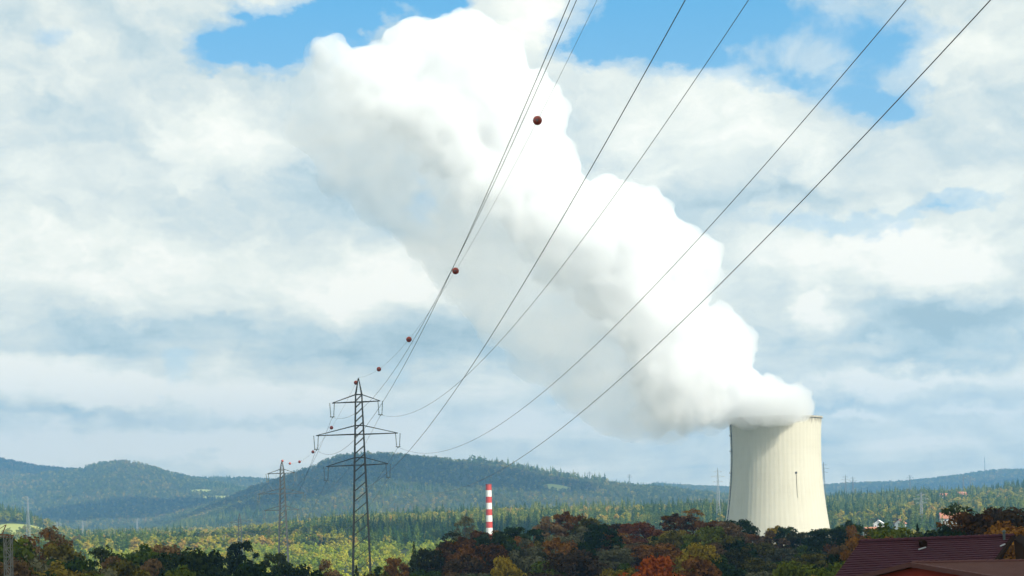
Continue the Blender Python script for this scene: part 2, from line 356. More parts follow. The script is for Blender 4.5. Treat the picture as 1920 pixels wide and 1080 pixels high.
# ---------------------------------------------------------------- crowns
def quads(P, S, up=.3, out=None):
    """leaf-size faces at points P with size S, facing mostly along OUT"""
    n_ = len(P); nn = rng.normal(size=(n_, 3)); 
    if out is not None: nn = nn*.55+out*1.0
    nn[:, 2] += up; nn /= np.linalg.norm(nn, axis=1)[:, None]+1e-9
    a = np.cross(nn, rng.normal(size=(n_, 3))); a /= np.linalg.norm(a, axis=1)[:, None]+1e-9; b = np.cross(nn, a)
    S = S[:, None]; asp = rng.uniform(.6, 1.0, (n_, 1))
    V = np.stack([P-a*S-b*S*asp*.4, P+a*S*.3-b*S*asp, P+a*S+b*S*asp*.4, P-a*S*.3+b*S*asp], 1).reshape(-1, 3)
    return V
def crown_broad(h, r, nclump, nleaf, leaf, base=.25, top=1.0, spread=1.0):
    """crown of leaf clumps over an uneven ellipsoid, gaps between the clumps"""
    Vs = []; cl = []
    zc = h*(base+top)/2; hz = h*(top-base)/2
    for k in range(nclump):
        d = rng.normal(size=3); d /= np.linalg.norm(d); d[2] = d[2]*.9+.12
        q = rng.uniform(.45, .95)**.6; c = np.array([d[0]*r*q, d[1]*r*q, zc+d[2]*hz*q]); cr = r*rng.uniform(.2, .42)
        cl.append((c, cr))
        m = int(nleaf*(cr/(r*.31))**1.6); dd = rng.normal(size=(m, 3)); dd /= np.linalg.norm(dd, axis=1)[:, None]
        dd[:, 2] = np.where(dd[:, 2] < -.35, -dd[:, 2], dd[:, 2])
        rr = cr*rng.uniform(.55, 1.12, (m, 1)); P = c+dd*rr*np.array([1, 1, .75])
        Vs.append(quads(P, leaf*rng.uniform(.6, 1.35, m), .3, dd))
    return np.concatenate(Vs), cl
def crown_conifer(h, r, ntier, nper, leaf, base=.12, rag=.25):
    Vs = []
    for k in range(ntier):
        t = k/(ntier-1); z = h*(base+(1-base)*t); R = r*(1-t**1.5)**.85*rng.uniform(1-rag, 1+rag*.6)+.12*r*.3
        m = max(4, int(nper*(1-t*.75))); a = rng.uniform(0, 2*math.pi, m)
        lob = 1+.25*np.sin(a*rng.integers(3, 6)+rng.uniform(0, 6))
        q = rng.uniform(.25, 1.0, m)**.7; P = np.stack([np.cos(a)*R*q*lob, np.sin(a)*R*q*lob, z-q*R*.30+rng.normal(0, h*.012, m)], 1)
        o = np.stack([np.cos(a)*.7, np.sin(a)*.7, np.full(m, .5)], 1)
        Vs.append(quads(P, leaf*rng.uniform(.7, 1.4, m)*(.5+.6*(1-t)), .1, o))
    return np.concatenate(Vs)
def leafmesh(name, V):
    return newmesh(name, V, np.arange(len(V)).reshape(-1, 4))
def trunk_mesh(name, h, r, cl=None, top=.85, limbs=8, lean=.0):
    mb = MB(); pts = [(lean*h*t*t+math.sin(t*5)*r*.4, math.cos(t*4)*r*.3, h*top*t) for t in np.linspace(0, 1, 7)]
    mb.tube(pts, [r*(1.15-.95*t) for t in np.linspace(0, 1, 7)], 7)
    if cl:
        for c, cr in sorted(cl, key=lambda q: -q[1])[:limbs]:
            t = min(.8, max(.25, (c[2]/h-.15)/top*.8)); s0 = Vector((lean*h*t*t, 0, h*top*t)); e = Vector(c)
            mid = (s0+e)/2+Vector((0, 0, -.03*h)); mb.tube([s0, mid, e], [r*.42, r*.26, r*.08], 5)
    return newmesh(name, mb.v, mb.f, True)
TEMPL = {}
def templ(kind, variants):
    TEMPL[kind] = variants
vb = []
for i in range(7):
    h = [15, 16, 14, 17, 15, 13, 16][i]; r = [5.2, 5.8, 5.4, 5.0, 6.2, 5.0, 4.6][i]
    V, cl = crown_broad(h, r, [46, 54, 42, 50, 58, 38, 44][i], 95, .30, [.2,.18,.16,.24,.18,.15,.2][i])
    vb.append((leafmesh('crown', V), trunk_mesh('trunk', h, .32, cl), h, r))
templ('broad', vb)
vb = []
for i in range(3):      # open, spindly crowns (poplars, bare-topped trees)
    h = [19, 20, 18][i]; V, cl = crown_broad(h, 4.0, 40, 48, .24, .12); vb.append((leafmesh('crown', V), trunk_mesh('trunk', h, .26, cl, .97, 22), h, 4.0))
templ('open', vb)
vb = []
for i in range(3):
    h = [17, 18, 16][i]; V = crown_conifer(h, 3.4, 26, 95, .42); vb.append((leafmesh('crown', V), trunk_mesh('trunk', h, .22, None, .95), h, 3.4))
templ('conifer', vb)
vb = []
for i in range(2):      # scots pine: flat layered pads on a bare stem
    h = 16; V, cl = crown_broad(h, 4.6, 22, 130, .28, .42, 1.02); vb.append((leafmesh('crown', V), trunk_mesh('trunk', h, .28, cl, .95, 14), h, 4.6))
templ('pine', vb)
vb = []
for i in range(3):
    h = 5; V, cl = crown_broad(h, 3.2, 20, 90, .24, .0); vb.append((leafmesh('foliage', V), trunk_mesh('stem', h, .1, cl), h, 3.2))
templ('bush', vb)
vb = []
for i in range(4):
    h = [17, 19, 16, 18][i]; V, cl = crown_broad(h, 4.8, 24, 24, .75, .2); vb.append((leafmesh('crown', V), trunk_mesh('trunk', h, .35, cl, .8, 3), h, 5.4))
templ('midbroad', vb)
vb = []
for i in range(4):
    h = [22, 20, 24, 21][i]; V = crown_conifer(h, 3.2, 20, 30, .75, .16); vb.append((leafmesh('crown', V), trunk_mesh('trunk', h, .3, None, .95), h, 3.6))
templ('midneedle', vb)
def tree(kind, var, matn, x, y, s, rz, name, bark=M_bark, sx=1.0, zoff=0.0, ground=None):
    crown, trunk, h, r = TEMPL[kind][var % len(TEMPL[kind])]
    z = gz(x, y)-.3+zoff if ground is None else ground
    e = empty(name, (x, y, z)); e.rotation_euler.z = rz; e.scale = (s*sx, s*sx, s)
    for nm, me, m in (('trunk' if kind != 'bush' else 'stem', trunk, bark), ('crown' if kind != 'bush' else 'foliage', crown, matn)):
        if len(me.materials) == 0: me.materials.append(None)
        o = bpy.data.objects.new(nm, me); COL.objects.link(o); o.parent = e
        o.material_slots[0].link = 'OBJECT'; o.material_slots[0].material = m
    return e

# ---------------------------------------------------------------- cooling tower
TX, TZtop = unproj(1453, 785, 1185); TY = 1185.0
TH = 135.0; TG = TZtop-TH
def tower_r(dz): return 37.0*math.sqrt(1+((dz-25)/112.0)**2)     # dz below the lip
def concrete_fn(q, b):
    p = objco(q); sp = q.new('ShaderNodeSeparateXYZ'); q.put(sp.inputs[0], p)
    ang = q.m('ARCTAN2', sp.outputs[0], sp.outputs[1])
    rib = q.m('POWER', q.m('ABSOLUTE', q.m('COSINE', q.m('MULTIPLY', ang, 56))), 14)
    ring = q.m('POWER', q.m('ABSOLUTE', q.m('COSINE', q.m('MULTIPLY', sp.outputs[2], .60))), 18)
    streak = q.noise(q.xyz(q.m('MULTIPLY', ang, 40), 0, q.m('MULTIPLY', sp.outputs[2], .035)), 1.0, 5, .65)
    patch = q.noise(p, .035, 5, .6)
    base = q.ramp(q.m('ADD', q.m('MULTIPLY', streak, .6), q.m('MULTIPLY', patch, .4)), [(.25,(.47,.44,.335)),(.46,(.555,.52,.405)),(.66,(.61,.575,.455))])
    c = q.mix(q.m('MULTIPLY', q.m('MAXIMUM', rib, ring), .06), base, (.33,.30,.24))
    topm = q.m('MULTIPLY', q.ramp(q.m('MULTIPLY_ADD', streak, 9.0, q.m('SUBTRACT', sp.outputs[2], TH-10.0)), [(.0, 0.0), (1.0, 1.0)]), 1.0)
    topd = q.m('SUBTRACT', sp.outputs[2], q.m('MULTIPLY_ADD', streak, -26.0, TH+9.5))
    topm = q.m('MULTIPLY', topd, .5, clamp=True)
    c = q.mix(q.m('MULTIPLY', topm, .75), c, (.16,.13,.09))
    # paler and darker rectangles of old repairs
    pan = q.noise(q.xyz(q.m('MULTIPLY', q.m('ROUND', q.m('MULTIPLY', ang, 18)), 1.37), q.m('MULTIPLY', q.m('ROUND', q.m('MULTIPLY', sp.outputs[2], .19)), 1.91), 0), 1.0, 0)
    return q.mix(q.m('MULTIPLY', q.m('GREATER_THAN', pan, .60), .06), c, (.70,.66,.56))
M_conc = mat('tower_concrete', 0, .85, 0, concrete_fn, .2)
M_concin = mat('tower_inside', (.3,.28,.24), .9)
tw = empty('cooling_tower', (TX, TY, TG), 'huge cream concrete cooling tower with steam pouring from its mouth', 'cooling tower')
seg = 192; V = []; Fc = []
zs = list(np.linspace(0, TH, 70))
for z in zs:
    R = tower_r(TH-z)
    for j in range(seg):
        a = 2*math.pi*j/seg; rib = .16 if j % 3 == 0 else 0.0; V.append(((R+rib)*math.sin(a), (R+rib)*math.cos(a), z))
for i in range(len(zs)-1):
    for j in range(seg): Fc.append((i*seg+j, (i+1)*seg+j, (i+1)*seg+(j+1) % seg, i*seg+(j+1) % seg))
sh = newmesh('shell', V, Fc, True); shell = link('shell', sh, M_conc, tw)
V = []; Fc = []
for z in zs[20:]:
    R = tower_r(TH-z)-.9
    for j in range(96): a = 2*math.pi*j/96; V.append((R*math.sin(a), R*math.cos(a), z))
for i in range(len(zs[20:])-1):
    for j in range(96): Fc.append((i*96+j, i*96+(j+1) % 96, (i+1)*96+(j+1) % 96, (i+1)*96+j))
link('inner_wall', newmesh('inner_wall', V, Fc, True), M_concin, tw)
prof = [(-1.0, 0.0), (.9, 0.0), (.9, 1.3), (-1.0, 1.3)]; V = []; Fc = []
R0 = tower_r(0)
for j in range(seg):
    a = 2*math.pi*j/seg
    for dr, dz in prof: V.append(((R0+dr)*math.sin(a), (R0+dr)*math.cos(a), TH+dz-.6))
for j in range(seg):
    for k in range(4): Fc.append((j*4+k, ((j+1) % seg)*4+k, ((j+1) % seg)*4+(k+1) % 4, j*4+(k+1) % 4))
link('rim', newmesh('rim', V, Fc), mat('rim_concrete', 0, .9, 0, noisy((.27,.23,.17), (.50,.46,.36), .25), .1), tw)
mb = MB()     # caged ladder and platforms up the left edge, as seen in profile
la = math.atan2(-1, -.12)
for k in range(0, 46):
    z = 6+k*2.8
    if z > TH-1: break
    R = tower_r(TH-z)+.35; R2 = tower_r(TH-z-2.8)+.35
    for o in (-.35, .35):
        t = Vector((math.cos(la), -math.sin(la), 0))*o
        mb.bar(Vector((R*math.sin(la), R*math.cos(la), z))+t, Vector((R2*math.sin(la), R2*math.cos(la), z+2.8))+t, .28)
    mb.bar(((R-.5)*math.sin(la), (R-.5)*math.cos(la), z), ((R+.5)*math.sin(la), (R+.5)*math.cos(la), z), .5)
mb.build('ladder', mat('ladder_steel', (.07,.07,.065), .7), tw)
for z in (58, 90, 108, 121, 131):
    mb = MB(); R = tower_r(TH-z)+1.0; mb.box((R*math.sin(la), R*math.cos(la), z), (2.2, 3.0, .3)); mb.bar(((R+1)*math.sin(la), (R+1)*math.cos(la), z), ((R+1)*math.sin(la), (R+1)*math.cos(la), z+1.3), .25)
    mb.bar(((R)*math.sin(la), (R)*math.cos(la)-1.3, z), ((R)*math.sin(la), (R)*math.cos(la)-1.3, z+1.3), .2)
    mb.build('platform', mat('platform_steel', (.1,.09,.08), .7), tw)
ha = math.atan2((1474-1453)/F*TY*1.0, -math.sqrt(36.5**2-((1474-1453)/F*TY)**2))
mb = MB(); zz = TH-((888-785)/F*TY); R = tower_r(TH-zz)
mb.box(((R+.1)*math.sin(ha), (R+.1)*math.cos(ha), zz), (1.3, 1.0, 1.6), -ha)
mb.build('hatch', mat('hatch_dark', (.04,.035,.03), .8), tw)
mb = MB()
mb.bar(((R+.3)*math.sin(ha), (R+.3)*math.cos(ha), zz-1.2), ((tower_r(TH-zz+20)+.3)*math.sin(ha), (tower_r(TH-zz+20)+.3)*math.cos(ha), zz-20), .28, .2)
mb.build('drain_pipe', mat('pipe_stained', (.28,.25,.19), .8), tw)

# ---------------------------------------------------------------- steam plume
PL = [(1440,792,62,8),(1475,775,50,0),(1490,752,38,0),(1440,750,52,-10),(1500,765,28,6),(1400,765,50,-25),(1385,740,62,-15),(1340,700,80,-15),(1345,642,76,-10),(1300,655,80,-20),(1275,578,56,-20),
 (1290,500,74,-25),(1235,470,84,-30),(1170,450,110,-40),(1120,420,92,-40),(1180,382,34,-40),(1222,430,44,-30),(1090,500,104,-50),(1235,600,100,-30),(1160,560,110,-40),
 (1030,400,102,-60),(990,320,104,-70),(1012,215,66,-70),(950,210,100,-80),(872,135,112,-90),(940,120,62,-80),(785,95,74,-95),(715,160,86,-100),(622,112,50,-110),(600,180,50,-110),(665,240,95,-110),(800,258,122,-100),
 (895,365,98,-90),(1000,465,80,-70),(1075,585,60,-50),(1140,650,76,-40),(1190,700,86,-35),(1232,786,42,-30),(1190,765,50,-30),(1290,788,36,-30),(1130,705,66,-40),(1240,755,70,-30),(1180,745,52,-30),(1300,765,52,-30),(1345,770,42,-30),(1260,700,90,-30),(730,320,60,-100)]
def ico(sub):
    import bmesh
    bm = bmesh.new(); bmesh.ops.create_icosphere(bm, subdivisions=sub, radius=1.0)
    v = np.array([q.co[:] for q in bm.verts]); f = np.array([[q.index for q in p.verts] for p in bm.faces]); bm.free(); return v, f
I3, F3 = ico(3); I2, F2 = ico(2); I1, F1 = ico(1)
PL += [(1470,762,46,-44),(1425,764,42,-52),(1447,780,28,-46),(1487,762,40,-62),(1503,772,26,-62),(1462,768,36,-62),(1440,764,40,-64)]
THIN = [(1120,700,92,-40),(1185,765,72,-35),(1255,785,52,-30),(1040,620,98,-50),(960,560,92,-60),(900,480,95,-70),(820,400,90,-85),(735,345,82,-100),(655,300,72,-105),(590,235,62,-110),(1330,785,36,-30)]
def plume_mesh(PL=PL, grow=1.0):
    Vs = []; Fs = []; nv = 0
    def put(c, r, I, Fi):
        nonlocal nv
        Vs.append(c+I*r); Fs.append(Fi+nv); nv += len(I)
    big_ = []
    for px, py, rp, dd in PL:
        D = 1185+dd; x, z = unproj(px, py, D); big_.append((np.array([x, D, z]), rp/F*D))
    for c, r in big_:
        r = r*grow; r0 = r*.86; put(c, r0, I3, F3)
        m = int(12+(r/30)**2*14)
        for k in range(m):
            d = rng.normal(size=3); d /= np.linalg.norm(d); r1 = r*rng.uniform(.20, .36); c1 = c+d*(r-r1*.95)
            if c1[2] < TZtop+r1*.6 and np.hypot(c1[0]-TX, c1[1]-TY) > 20 and np.hypot(c1[0]-TX, c1[1]-TY) < 60: continue
            put(c1, r1, I2, F2)
            for j in range(7):
                d2 = rng.normal(size=3)+d*1.2; d2 /= np.linalg.norm(d2); r2 = r1*rng.uniform(.25, .45); put(c1+d2*(r1-r2*.6), r2, I1, F1)
    return np.concatenate(Vs), np.concatenate(Fs)
ax0 = P3(1450, 770, 1185); ax1 = P3(700, 170, 1085); axd = (ax1-ax0); axd.y = 0; axd.normalize(); side_ = Vector((-axd.z, 0, axd.x)) if -axd.z > 0 else Vector((axd.z, 0, -axd.x))
def steam_mat(name, dens, lo, hi, k, surf, scale=.020):
    m = bpy.data.materials.new(name); m.use_nodes = True; q = N(m.node_tree); q.n.clear()
    po = q.new('ShaderNodeOutputMaterial'); pv = q.new('ShaderNodeVolumeScatter'); pv.inputs['Color'].default_value = (.978, .978, .972, 1); pv.inputs['Anisotropy'].default_value = .3
    pc = objco(q); sp = q.new('ShaderNodeVectorMath', operation='DOT_PRODUCT'); q.put(sp.inputs[0], pc); sp.inputs[1].default_value = side_
    off = q.m('SUBTRACT', sp.outputs['Value'], ax0.dot(side_)); off = q.m('MINIMUM', q.m('MAXIMUM', off, -70.0), 70.0)
    f = q.m('ADD', q.noise(pc, scale, 6, .62, .5), q.m('MULTIPLY', off, k))
    f = q.m('ADD', f, q.m('MULTIPLY', q.m('SUBTRACT', q.noise(pc, .075, 4, .6, .4), .5), .42 if surf else .2))
    for bx, by, br_, ba in ((1350,755,110,.21),(1228,772,62,.24),(800,70,60,.10),(625,120,40,.12)) if surf else ():
        dm_ = q.new('ShaderNodeVectorMath', operation='DISTANCE'); q.put(dm_.inputs[0], pc); dm_.inputs[1].default_value = P3(bx, by, 1160 if by > 300 else 1090)
        dd = q.m('MULTIPLY', dm_.outputs['Value'], 1/br_); f = q.m('ADD', f, q.m('MULTIPLY', q.m('POWER', 2.718, q.m('MULTIPLY', q.m('MULTIPLY', dd, dd), -1.0)), ba))
    q.put(pv.inputs['Density'], q.m('MULTIPLY', q.ramp(f, [(lo, 0.0), (hi, 1.0)], 'EASE'), dens)); m.cycles.volume_step_rate = .13
    ab = q.new('ShaderNodeVolumeAbsorption'); ab.inputs['Color'].default_value = (0, 0, 0, 1); q.put(ab.inputs['Density'], q.m('MULTIPLY', pv.inputs['Density'].links[0].from_socket, .011))
    av = q.new('ShaderNodeAddShader'); q.l.new(pv.outputs[0], av.inputs[0]); q.l.new(ab.outputs[0], av.inputs[1]); q.l.new(av.outputs[0], po.inputs[1])
    if surf:
        tr = q.new('ShaderNodeBsdfTransparent'); df = q.new('ShaderNodeBsdfDiffuse'); df.inputs[0].default_value = (.95, .95, .95, 1); ms = q.new('ShaderNodeMixShader'); ms.inputs[0].default_value = surf
        q.l.new(tr.outputs[0], ms.inputs[1]); q.l.new(df.outputs[0], ms.inputs[2]); q.l.new(ms.outputs[0], po.inputs[0])
    return m
def steam(name, PLx, m, vox, parent=None, grow=1.0, disp=((22, 7), (9, 4), (4, 1.8))):
    V, Fc = plume_mesh(PLx, grow); o = link(name, newmesh(name, V, Fc), m, parent)
    rm = o.modifiers.new('union', 'REMESH'); rm.mode = 'VOXEL'; rm.voxel_size = vox; rm.use_smooth_shade = True
    for i, (sz, st) in enumerate(disp):
        tx = bpy.data.textures.new('billow', 'CLOUDS'); tx.noise_scale = sz; tx.noise_depth = 3
        dm = o.modifiers.new('billow', 'DISPLACE'); dm.texture = tx; dm.strength = st; dm.mid_level = .5; dm.texture_coords = 'LOCAL'
    return o
plume = steam('steam_plume', PL, steam_mat('steam', .085, .35, .60, .0074, .008), 2.1)
tag(plume, 'billowing white steam plume rising from the cooling tower and drifting left', 'steam plume')
steam('thin_vapour', THIN+[p for p in PL if p[1] < 700], steam_mat('thin_steam', .017, .36, .62, -.0022, 0, .016), 4.0, plume, 1.10, ((30, 12), (10, 5)))

# ---------------------------------------------------------------- striped chimney
cx, cz = unproj(916, 908, 1160); CH = 66.0
ch = empty('striped_chimney', (cx, 1160, cz-CH), 'slender red and white banded chimney standing behind the autumn wood', 'chimney')
def cyl(mb, r0, r1, z0, z1, k=32):
    b = len(mb.v)
    for z, r in ((z0, r0), (z1, r1)):
        for j in range(k): a = 2*math.pi*j/k; mb.v.append((r*math.cos(a), r*math.sin(a), z))
    for j in range(k): mb.f.append((b+j, b+(j+1) % k, b+k+(j+1) % k, b+k+j))
def stripe_fn(q, b):
    sp = q.new('ShaderNodeSeparateXYZ'); q.put(sp.inputs[0], objco(q))
    d = q.m('SUBTRACT', CH, sp.outputs[2]); m = q.m('MODULO', q.m('ADD', d, .1), 10.2)
    dirt = q.mix(q.noise(objco(q), .5, 5), (.82,.80,.76), (.68,.65,.6))
    red = q.mix(q.noise(objco(q), .4, 5), (.55,.05,.025), (.44,.045,.025))
    return q.mix(q.m('LESS_THAN', m, 5.0), dirt, red)
mb = MB(); cyl(mb, 2.95, 2.35, 0, CH); mb.build('shaft', mat('chimney_paint', 0, .6, 0, stripe_fn, .3), ch, True)
mb = MB(); cyl(mb, 2.5, 2.5, CH-.6, CH+.25); cyl(mb, 1.9, 1.9, CH-3, CH+.25)
b = len(mb.v)
for r in (2.5, 1.9):
    for j in range(32): a = 2*math.pi*j/32; mb.v.append((r*math.cos(a), r*math.sin(a), CH+.25))
for j in range(32): mb.f.append((b+j, b+(j+1) % 32, b+32+(j+1) % 32, b+32+j))
mb.build('lip', mat('chimney_lip', (.30,.05,.03), .8), ch)

# ---------------------------------------------------------------- pylons and lines
D1 = 337.0
YK = {'E':(672,708),'A':(623,782),'B':(593,843),'C':(612,901),'U':(713.4,777.8),'M':(746.4,838),'L':(728.3,895.5)}
FITX = {'E':(-.066,-.998),'A':(1.021,.483),'B':(1.563,1.383),'C':(1.153,1.494),'U':(.142,-.138),'M':(-1.244,-.635),'L':(-2.594,-1.845)}
P0X, P0Y, P0Z, SC, SE, KK = 18.245, 42.752, 19.88, 11.374, 10.655, .200
XC = unproj(672, 800, D1)[0]
starts = {k: P3(*YK[k], D1) for k in YK}
def span0(k, t):
    s = starts[k]; off = s.x-XC; ex = FITX[k]
    e = Vector((P0X+off*math.cos(KK)+ex[0], P0Y+off*math.sin(KK), s.z+P0Z+ex[1])); sg = SE if k == 'E' else SC
    p = s+(e-s)*t; p.z -= 4*sg*t*(1-t); return p
TEND = 1.14
ARM = {'A':0,'U':0,'B':1,'M':1,'C':2,'L':2}
def make_pylon(name, tip, base_z, yokes, ang, label, k=1.0, steel=M_steel, thick=1.0, group=None, detail=1):
    """tip: world point of the peak, yokes: world points of the six suspended conductors"""
    root = empty(name, (tip.x, tip.y, base_z), label, 'pylon', group)
    H = tip.z-base_z; ax = Vector((math.cos(ang), math.sin(ang), 0)); ay = Vector((-math.sin(ang), math.cos(ang), 0))
    ztop = H-4.0*k
    def wid(z): return (1.45+(ztop-z)*.064)*.5 if z < ztop else .72*max(0.06, (H-z)/(4.0*k))
    def leg(i, z):
        sx, sy = ((-1,-1),(1,-1),(1,1),(-1,1))[i]; h_ = wid(z); return ax*sx*h_+ay*sy*h_+Vector((0, 0, z))
    mb = MB()
    for i in range(4):
        zs_ = [0, H*.5, ztop]
        for a, b_ in zip(zs_[:-1], zs_[1:]): mb.bar(leg(i, a), leg(i, b_), .30*thick, .26*thick)
        mb.bar(leg(i, ztop), leg(i, H-.15), .26*thick, .14*thick)
    z = 0.0; s = 0; lev = []
    while z < ztop-.5:
        st = wid(z)*2*.62+.55; z2 = min(z+st, ztop)
        for i in range(4):
            j = (i+1) % 4
            if i == 0: mb.bar(leg(i, z), leg(j, z2), .15*thick)
            elif i == 2: mb.bar(leg(j, z), leg(i, z2), .12*thick)
            else: mb.bar(leg(i, z) if s % 2 else leg(j, z), leg(j, z2) if s % 2 else leg(i, z2), .11*thick)
        z = z2; s += 1
    mb.build('lattice_mast', steel, root)
    up = [2.2, 2.6, 2.2]
    rel = {q_: yokes[q_]-root.location for q_ in yokes if q_ != 'E'}
    for ai, (lk, rk) in enumerate((('A','U'),('B','M'),('C','L'))):
        INS = 3.3*k; tl = rel[lk]+Vector((0, 0, INS)); tr_ = rel[rk]+Vector((0, 0, INS)); zz = (tl.z+tr_.z)/2
        mb = MB()
        for tip_, side in ((tl, -1), (tr_, 1)):
            tip_ = Vector((tip_.x, tip_.y, tip_.z))
            i0, i1 = (0, 3) if side < 0 else (1, 2)
            for i in (i0, i1):
                mb.bar(leg(i, zz), tip_, .24*thick, .2*thick)
                mb.bar(leg(i, zz+up[ai]*k*.8), tip_, .15*thick)
            for t in ((.35, .7) if detail else ()):
                a = leg(i0, zz).lerp(tip_, t); b_ = leg(i1, zz).lerp(tip_, t); mb.bar(a, b_, .1*thick)
        for i in range(4):
            for dz in (0, up[ai]*k*.8): mb.bar(leg(i, zz+dz), leg((i+1) % 4, zz+dz), .2*thick)
        mb.build('crossarm', steel, root)
        for tip_, kk in ((tl, lk), (tr_, rk)):
            mb = MB(); y = rel[kk]
            for o in (-.42, .42):
                a = tip_+ax*o*1.3; b_ = y+ax*o*.8
                if detail:
                    mb.tube([a.lerp(b_, t) for t in np.linspace(0, 1, 19)], [(.13 if i % 2 else .05)*thick for i in range(19)], 6)
                else: mb.bar(a, b_, .16*thick)
            mb.bar(y-ax*.55+Vector((0,0,.05)), y+ax*.55+Vector((0,0,.05)), .16*thick)
            mb.bar(y+Vector((0,0,.05)), y+Vector((0,0,-.3)), .2*thick)
            mb.build('insulator_string', M_insul, root)
    if detail:
        for i in range(4):
            p = leg(i, 0); mb = MB(); mb.box((p.x, p.y, -.2), (1.0, 1.0, 1.4)); mb.build('footing', mat('footing', (.35,.34,.32), .9), root)
    return root
tip1 = P3(672, 708, D1)
make_pylon('lattice_pylon', tip1, -28.0, starts, 0.05, 'tallest dark lattice pylon in the photo, with three crossarms, left of the striped chimney', group='pylons of the high voltage line')
D2 = 605.0
Y2 = {'E':(528.5,863.5),'A':(501.5,903),'B':(484.5,941),'C':(495.6,972),'U':(553.5,901),'M':(571,939),'L':(560.5,970)}
st2 = {k: P3(*Y2[k], D2) for k in Y2}
make_pylon('lattice_pylon', st2['E'], gz(st2['E'].x, D2)-.2, st2, 0.05, 'smaller dark lattice pylon behind and left of the tallest one, against the blue hill', thick=1.5, group='pylons of the high voltage line')
D3 = 900.0
e3 = P3(449, 962, D3); dlt = {k: starts[k]-starts['E'] for k in YK}; st3 = {k: e3+dlt[k] for k in YK}
make_pylon('lattice_pylon', e3, gz(e3.x, D3)-.2, st3, 0.05, 'faint third pylon of the line, left of the smaller pylon and sunk in the wood', thick=1.2, group='pylons of the high voltage line', detail=0)
p0 = {k: span0(k, TEND) for k in YK}
make_pylon('lattice_pylon', p0['E'], gz(p0['E'].x, p0['E'].y)-.2, p0, KK, 'nearest lattice pylon, standing just outside the picture to the right', group='pylons of the high voltage line')
DESC = {'E':'thin earth wire carrying red balls','A':'left conductor of the top crossarm','B':'left conductor of the middle crossarm','C':'left conductor of the bottom crossarm',
        'U':'right conductor of the top crossarm','M':'right conductor of the middle crossarm','L':'right conductor of the bottom crossarm'}
def wire(pts, r, label, group):
    mb = MB(); mb.tube(pts, r, 6); o = mb.build('earth_wire' if 'earth' in label else 'power_cable', M_wire, smooth=True)
    return tag(o, label, 'cable', group)
for k in YK:
    wire([span0(k, t) for t in np.linspace(0, TEND, 90)], .015 if k == 'E' else .026, DESC[k]+', from the tallest pylon overhead to upper right', 'cables passing overhead')
def spanf(a, b, sg, t):
    p = a+(b-a)*t; p = p.copy(); p.z -= 4*sg*t*(1-t); return p
for k in YK:
    wire([spanf(starts[k], st2[k], 8.0 if k == 'E' else 11.0, t) for t in np.linspace(0, 1, 60)], .022 if k == 'E' else .036, DESC[k]+', between the tallest and second pylon', 'cables between the tallest and second pylon')
    wire([spanf(st2[k], st3[k], 10.0, t) for t in np.linspace(0, 1, 40)], .03, DESC[k]+', between the second and faint third pylon', 'cables between the second and third pylon')
def ball(p, r, label):
    e = empty('marker_ball', p, label, 'marker ball', 'red marker balls on the earth wire')
    v, f = ico(3); link('sphere', newmesh('sphere', v*r, f, True), M_ball, e)
    mb = MB(); cyl(mb, r*1.03, r*1.03, -.04*r, .04*r, 24); mb.build('seam', M_ballclamp, e)
    mb = MB(); mb.tube([(-.12*r, -1.25*r, -.3*r), (.12*r, 1.25*r, .3*r)], .09, 6); mb.build('wire_clamp', M_ballclamp, e)
def closest(fn, px, py):
    best = min(((proj(*fn(t))[0]-px)**2+(proj(*fn(t))[1]-py)**2, t) for t in np.linspace(.001, .999, 1500)); return best[1]
for (px, py), lb in (((1008.7,225.7),'highest and largest red marker ball on the overhead earth wire'),((855,508),'red marker ball second from the top of the overhead earth wire'),
                     ((767,636.5),'red marker ball third from the top of the overhead earth wire'),((710.4,691.9),'red marker ball just right of the tallest pylon peak')):
    t = closest(lambda t: span0('E', t), px, py); p = span0('E', t); ball(p, (.30 if py > 600 else .28)*1.55*(1 if py > 300 else .95), lb)
fe = lambda t: spanf(starts['E'], st2['E'], 8.0, t)
for (px, py), lb in (((666.6,717),'red marker ball hanging against the tallest pylon peak'),((623,803),'red marker ball above the left middle crossarm of the tallest pylon'),
                     ((590.5,851),'red marker ball just below the left middle insulator of the tallest pylon'),((564.5,872.5),'red marker ball midway between the two pylons above the hill'),
                     ((543,875),'red marker ball just right of the smaller pylon peak'),((529,865),'red marker ball at the very peak of the smaller pylon')):
    p = fe(closest(fe, px, py)); ball(p, .52, lb)

# distant pylons (px, top y, bottom y, distance, pale?)
FP = [(52,930,995,1750,1,'pale pylon standing before the leftmost hill foot'),(155,976,1003,2000,1,'small pale pylon right of the leftmost brown tree'),(257,972,996,2150,1,'small pale pylon between the left pale pylon and the dark smaller pylon'),
 (107,978,1003,2050,1,'small pale pylon half hidden behind the leftmost brown tree'),(1180,889,908,3550,0,'tiny pylon on the ridge left of the cooling tower'),(1105,884,900,3600,0,'tiny pylon among ridge trees of the big hill'),
 (1345.6,877,955,1500,1,'tall faint pylon just left of the cooling tower'),(1544,866,925,1900,0,'pylon just right of the cooling tower against the sky'),(1585,890,935,2300,0,'left one of the two close pylons right of the cooling tower'),
 (1599,893,932,2350,0,'right one of the two close pylons right of the cooling tower'),(1706,890,918,2900,0,'tiny pylon on the right hand ridge'),(1727,922,984,1400,1,'pale pylon standing among the woods right of the tower'),
 (1806,888,915,2600,0,'left one of two faint pylons below the thin mast'),(1819,893,915,2650,0,'right one of two faint pylons below the thin mast')]
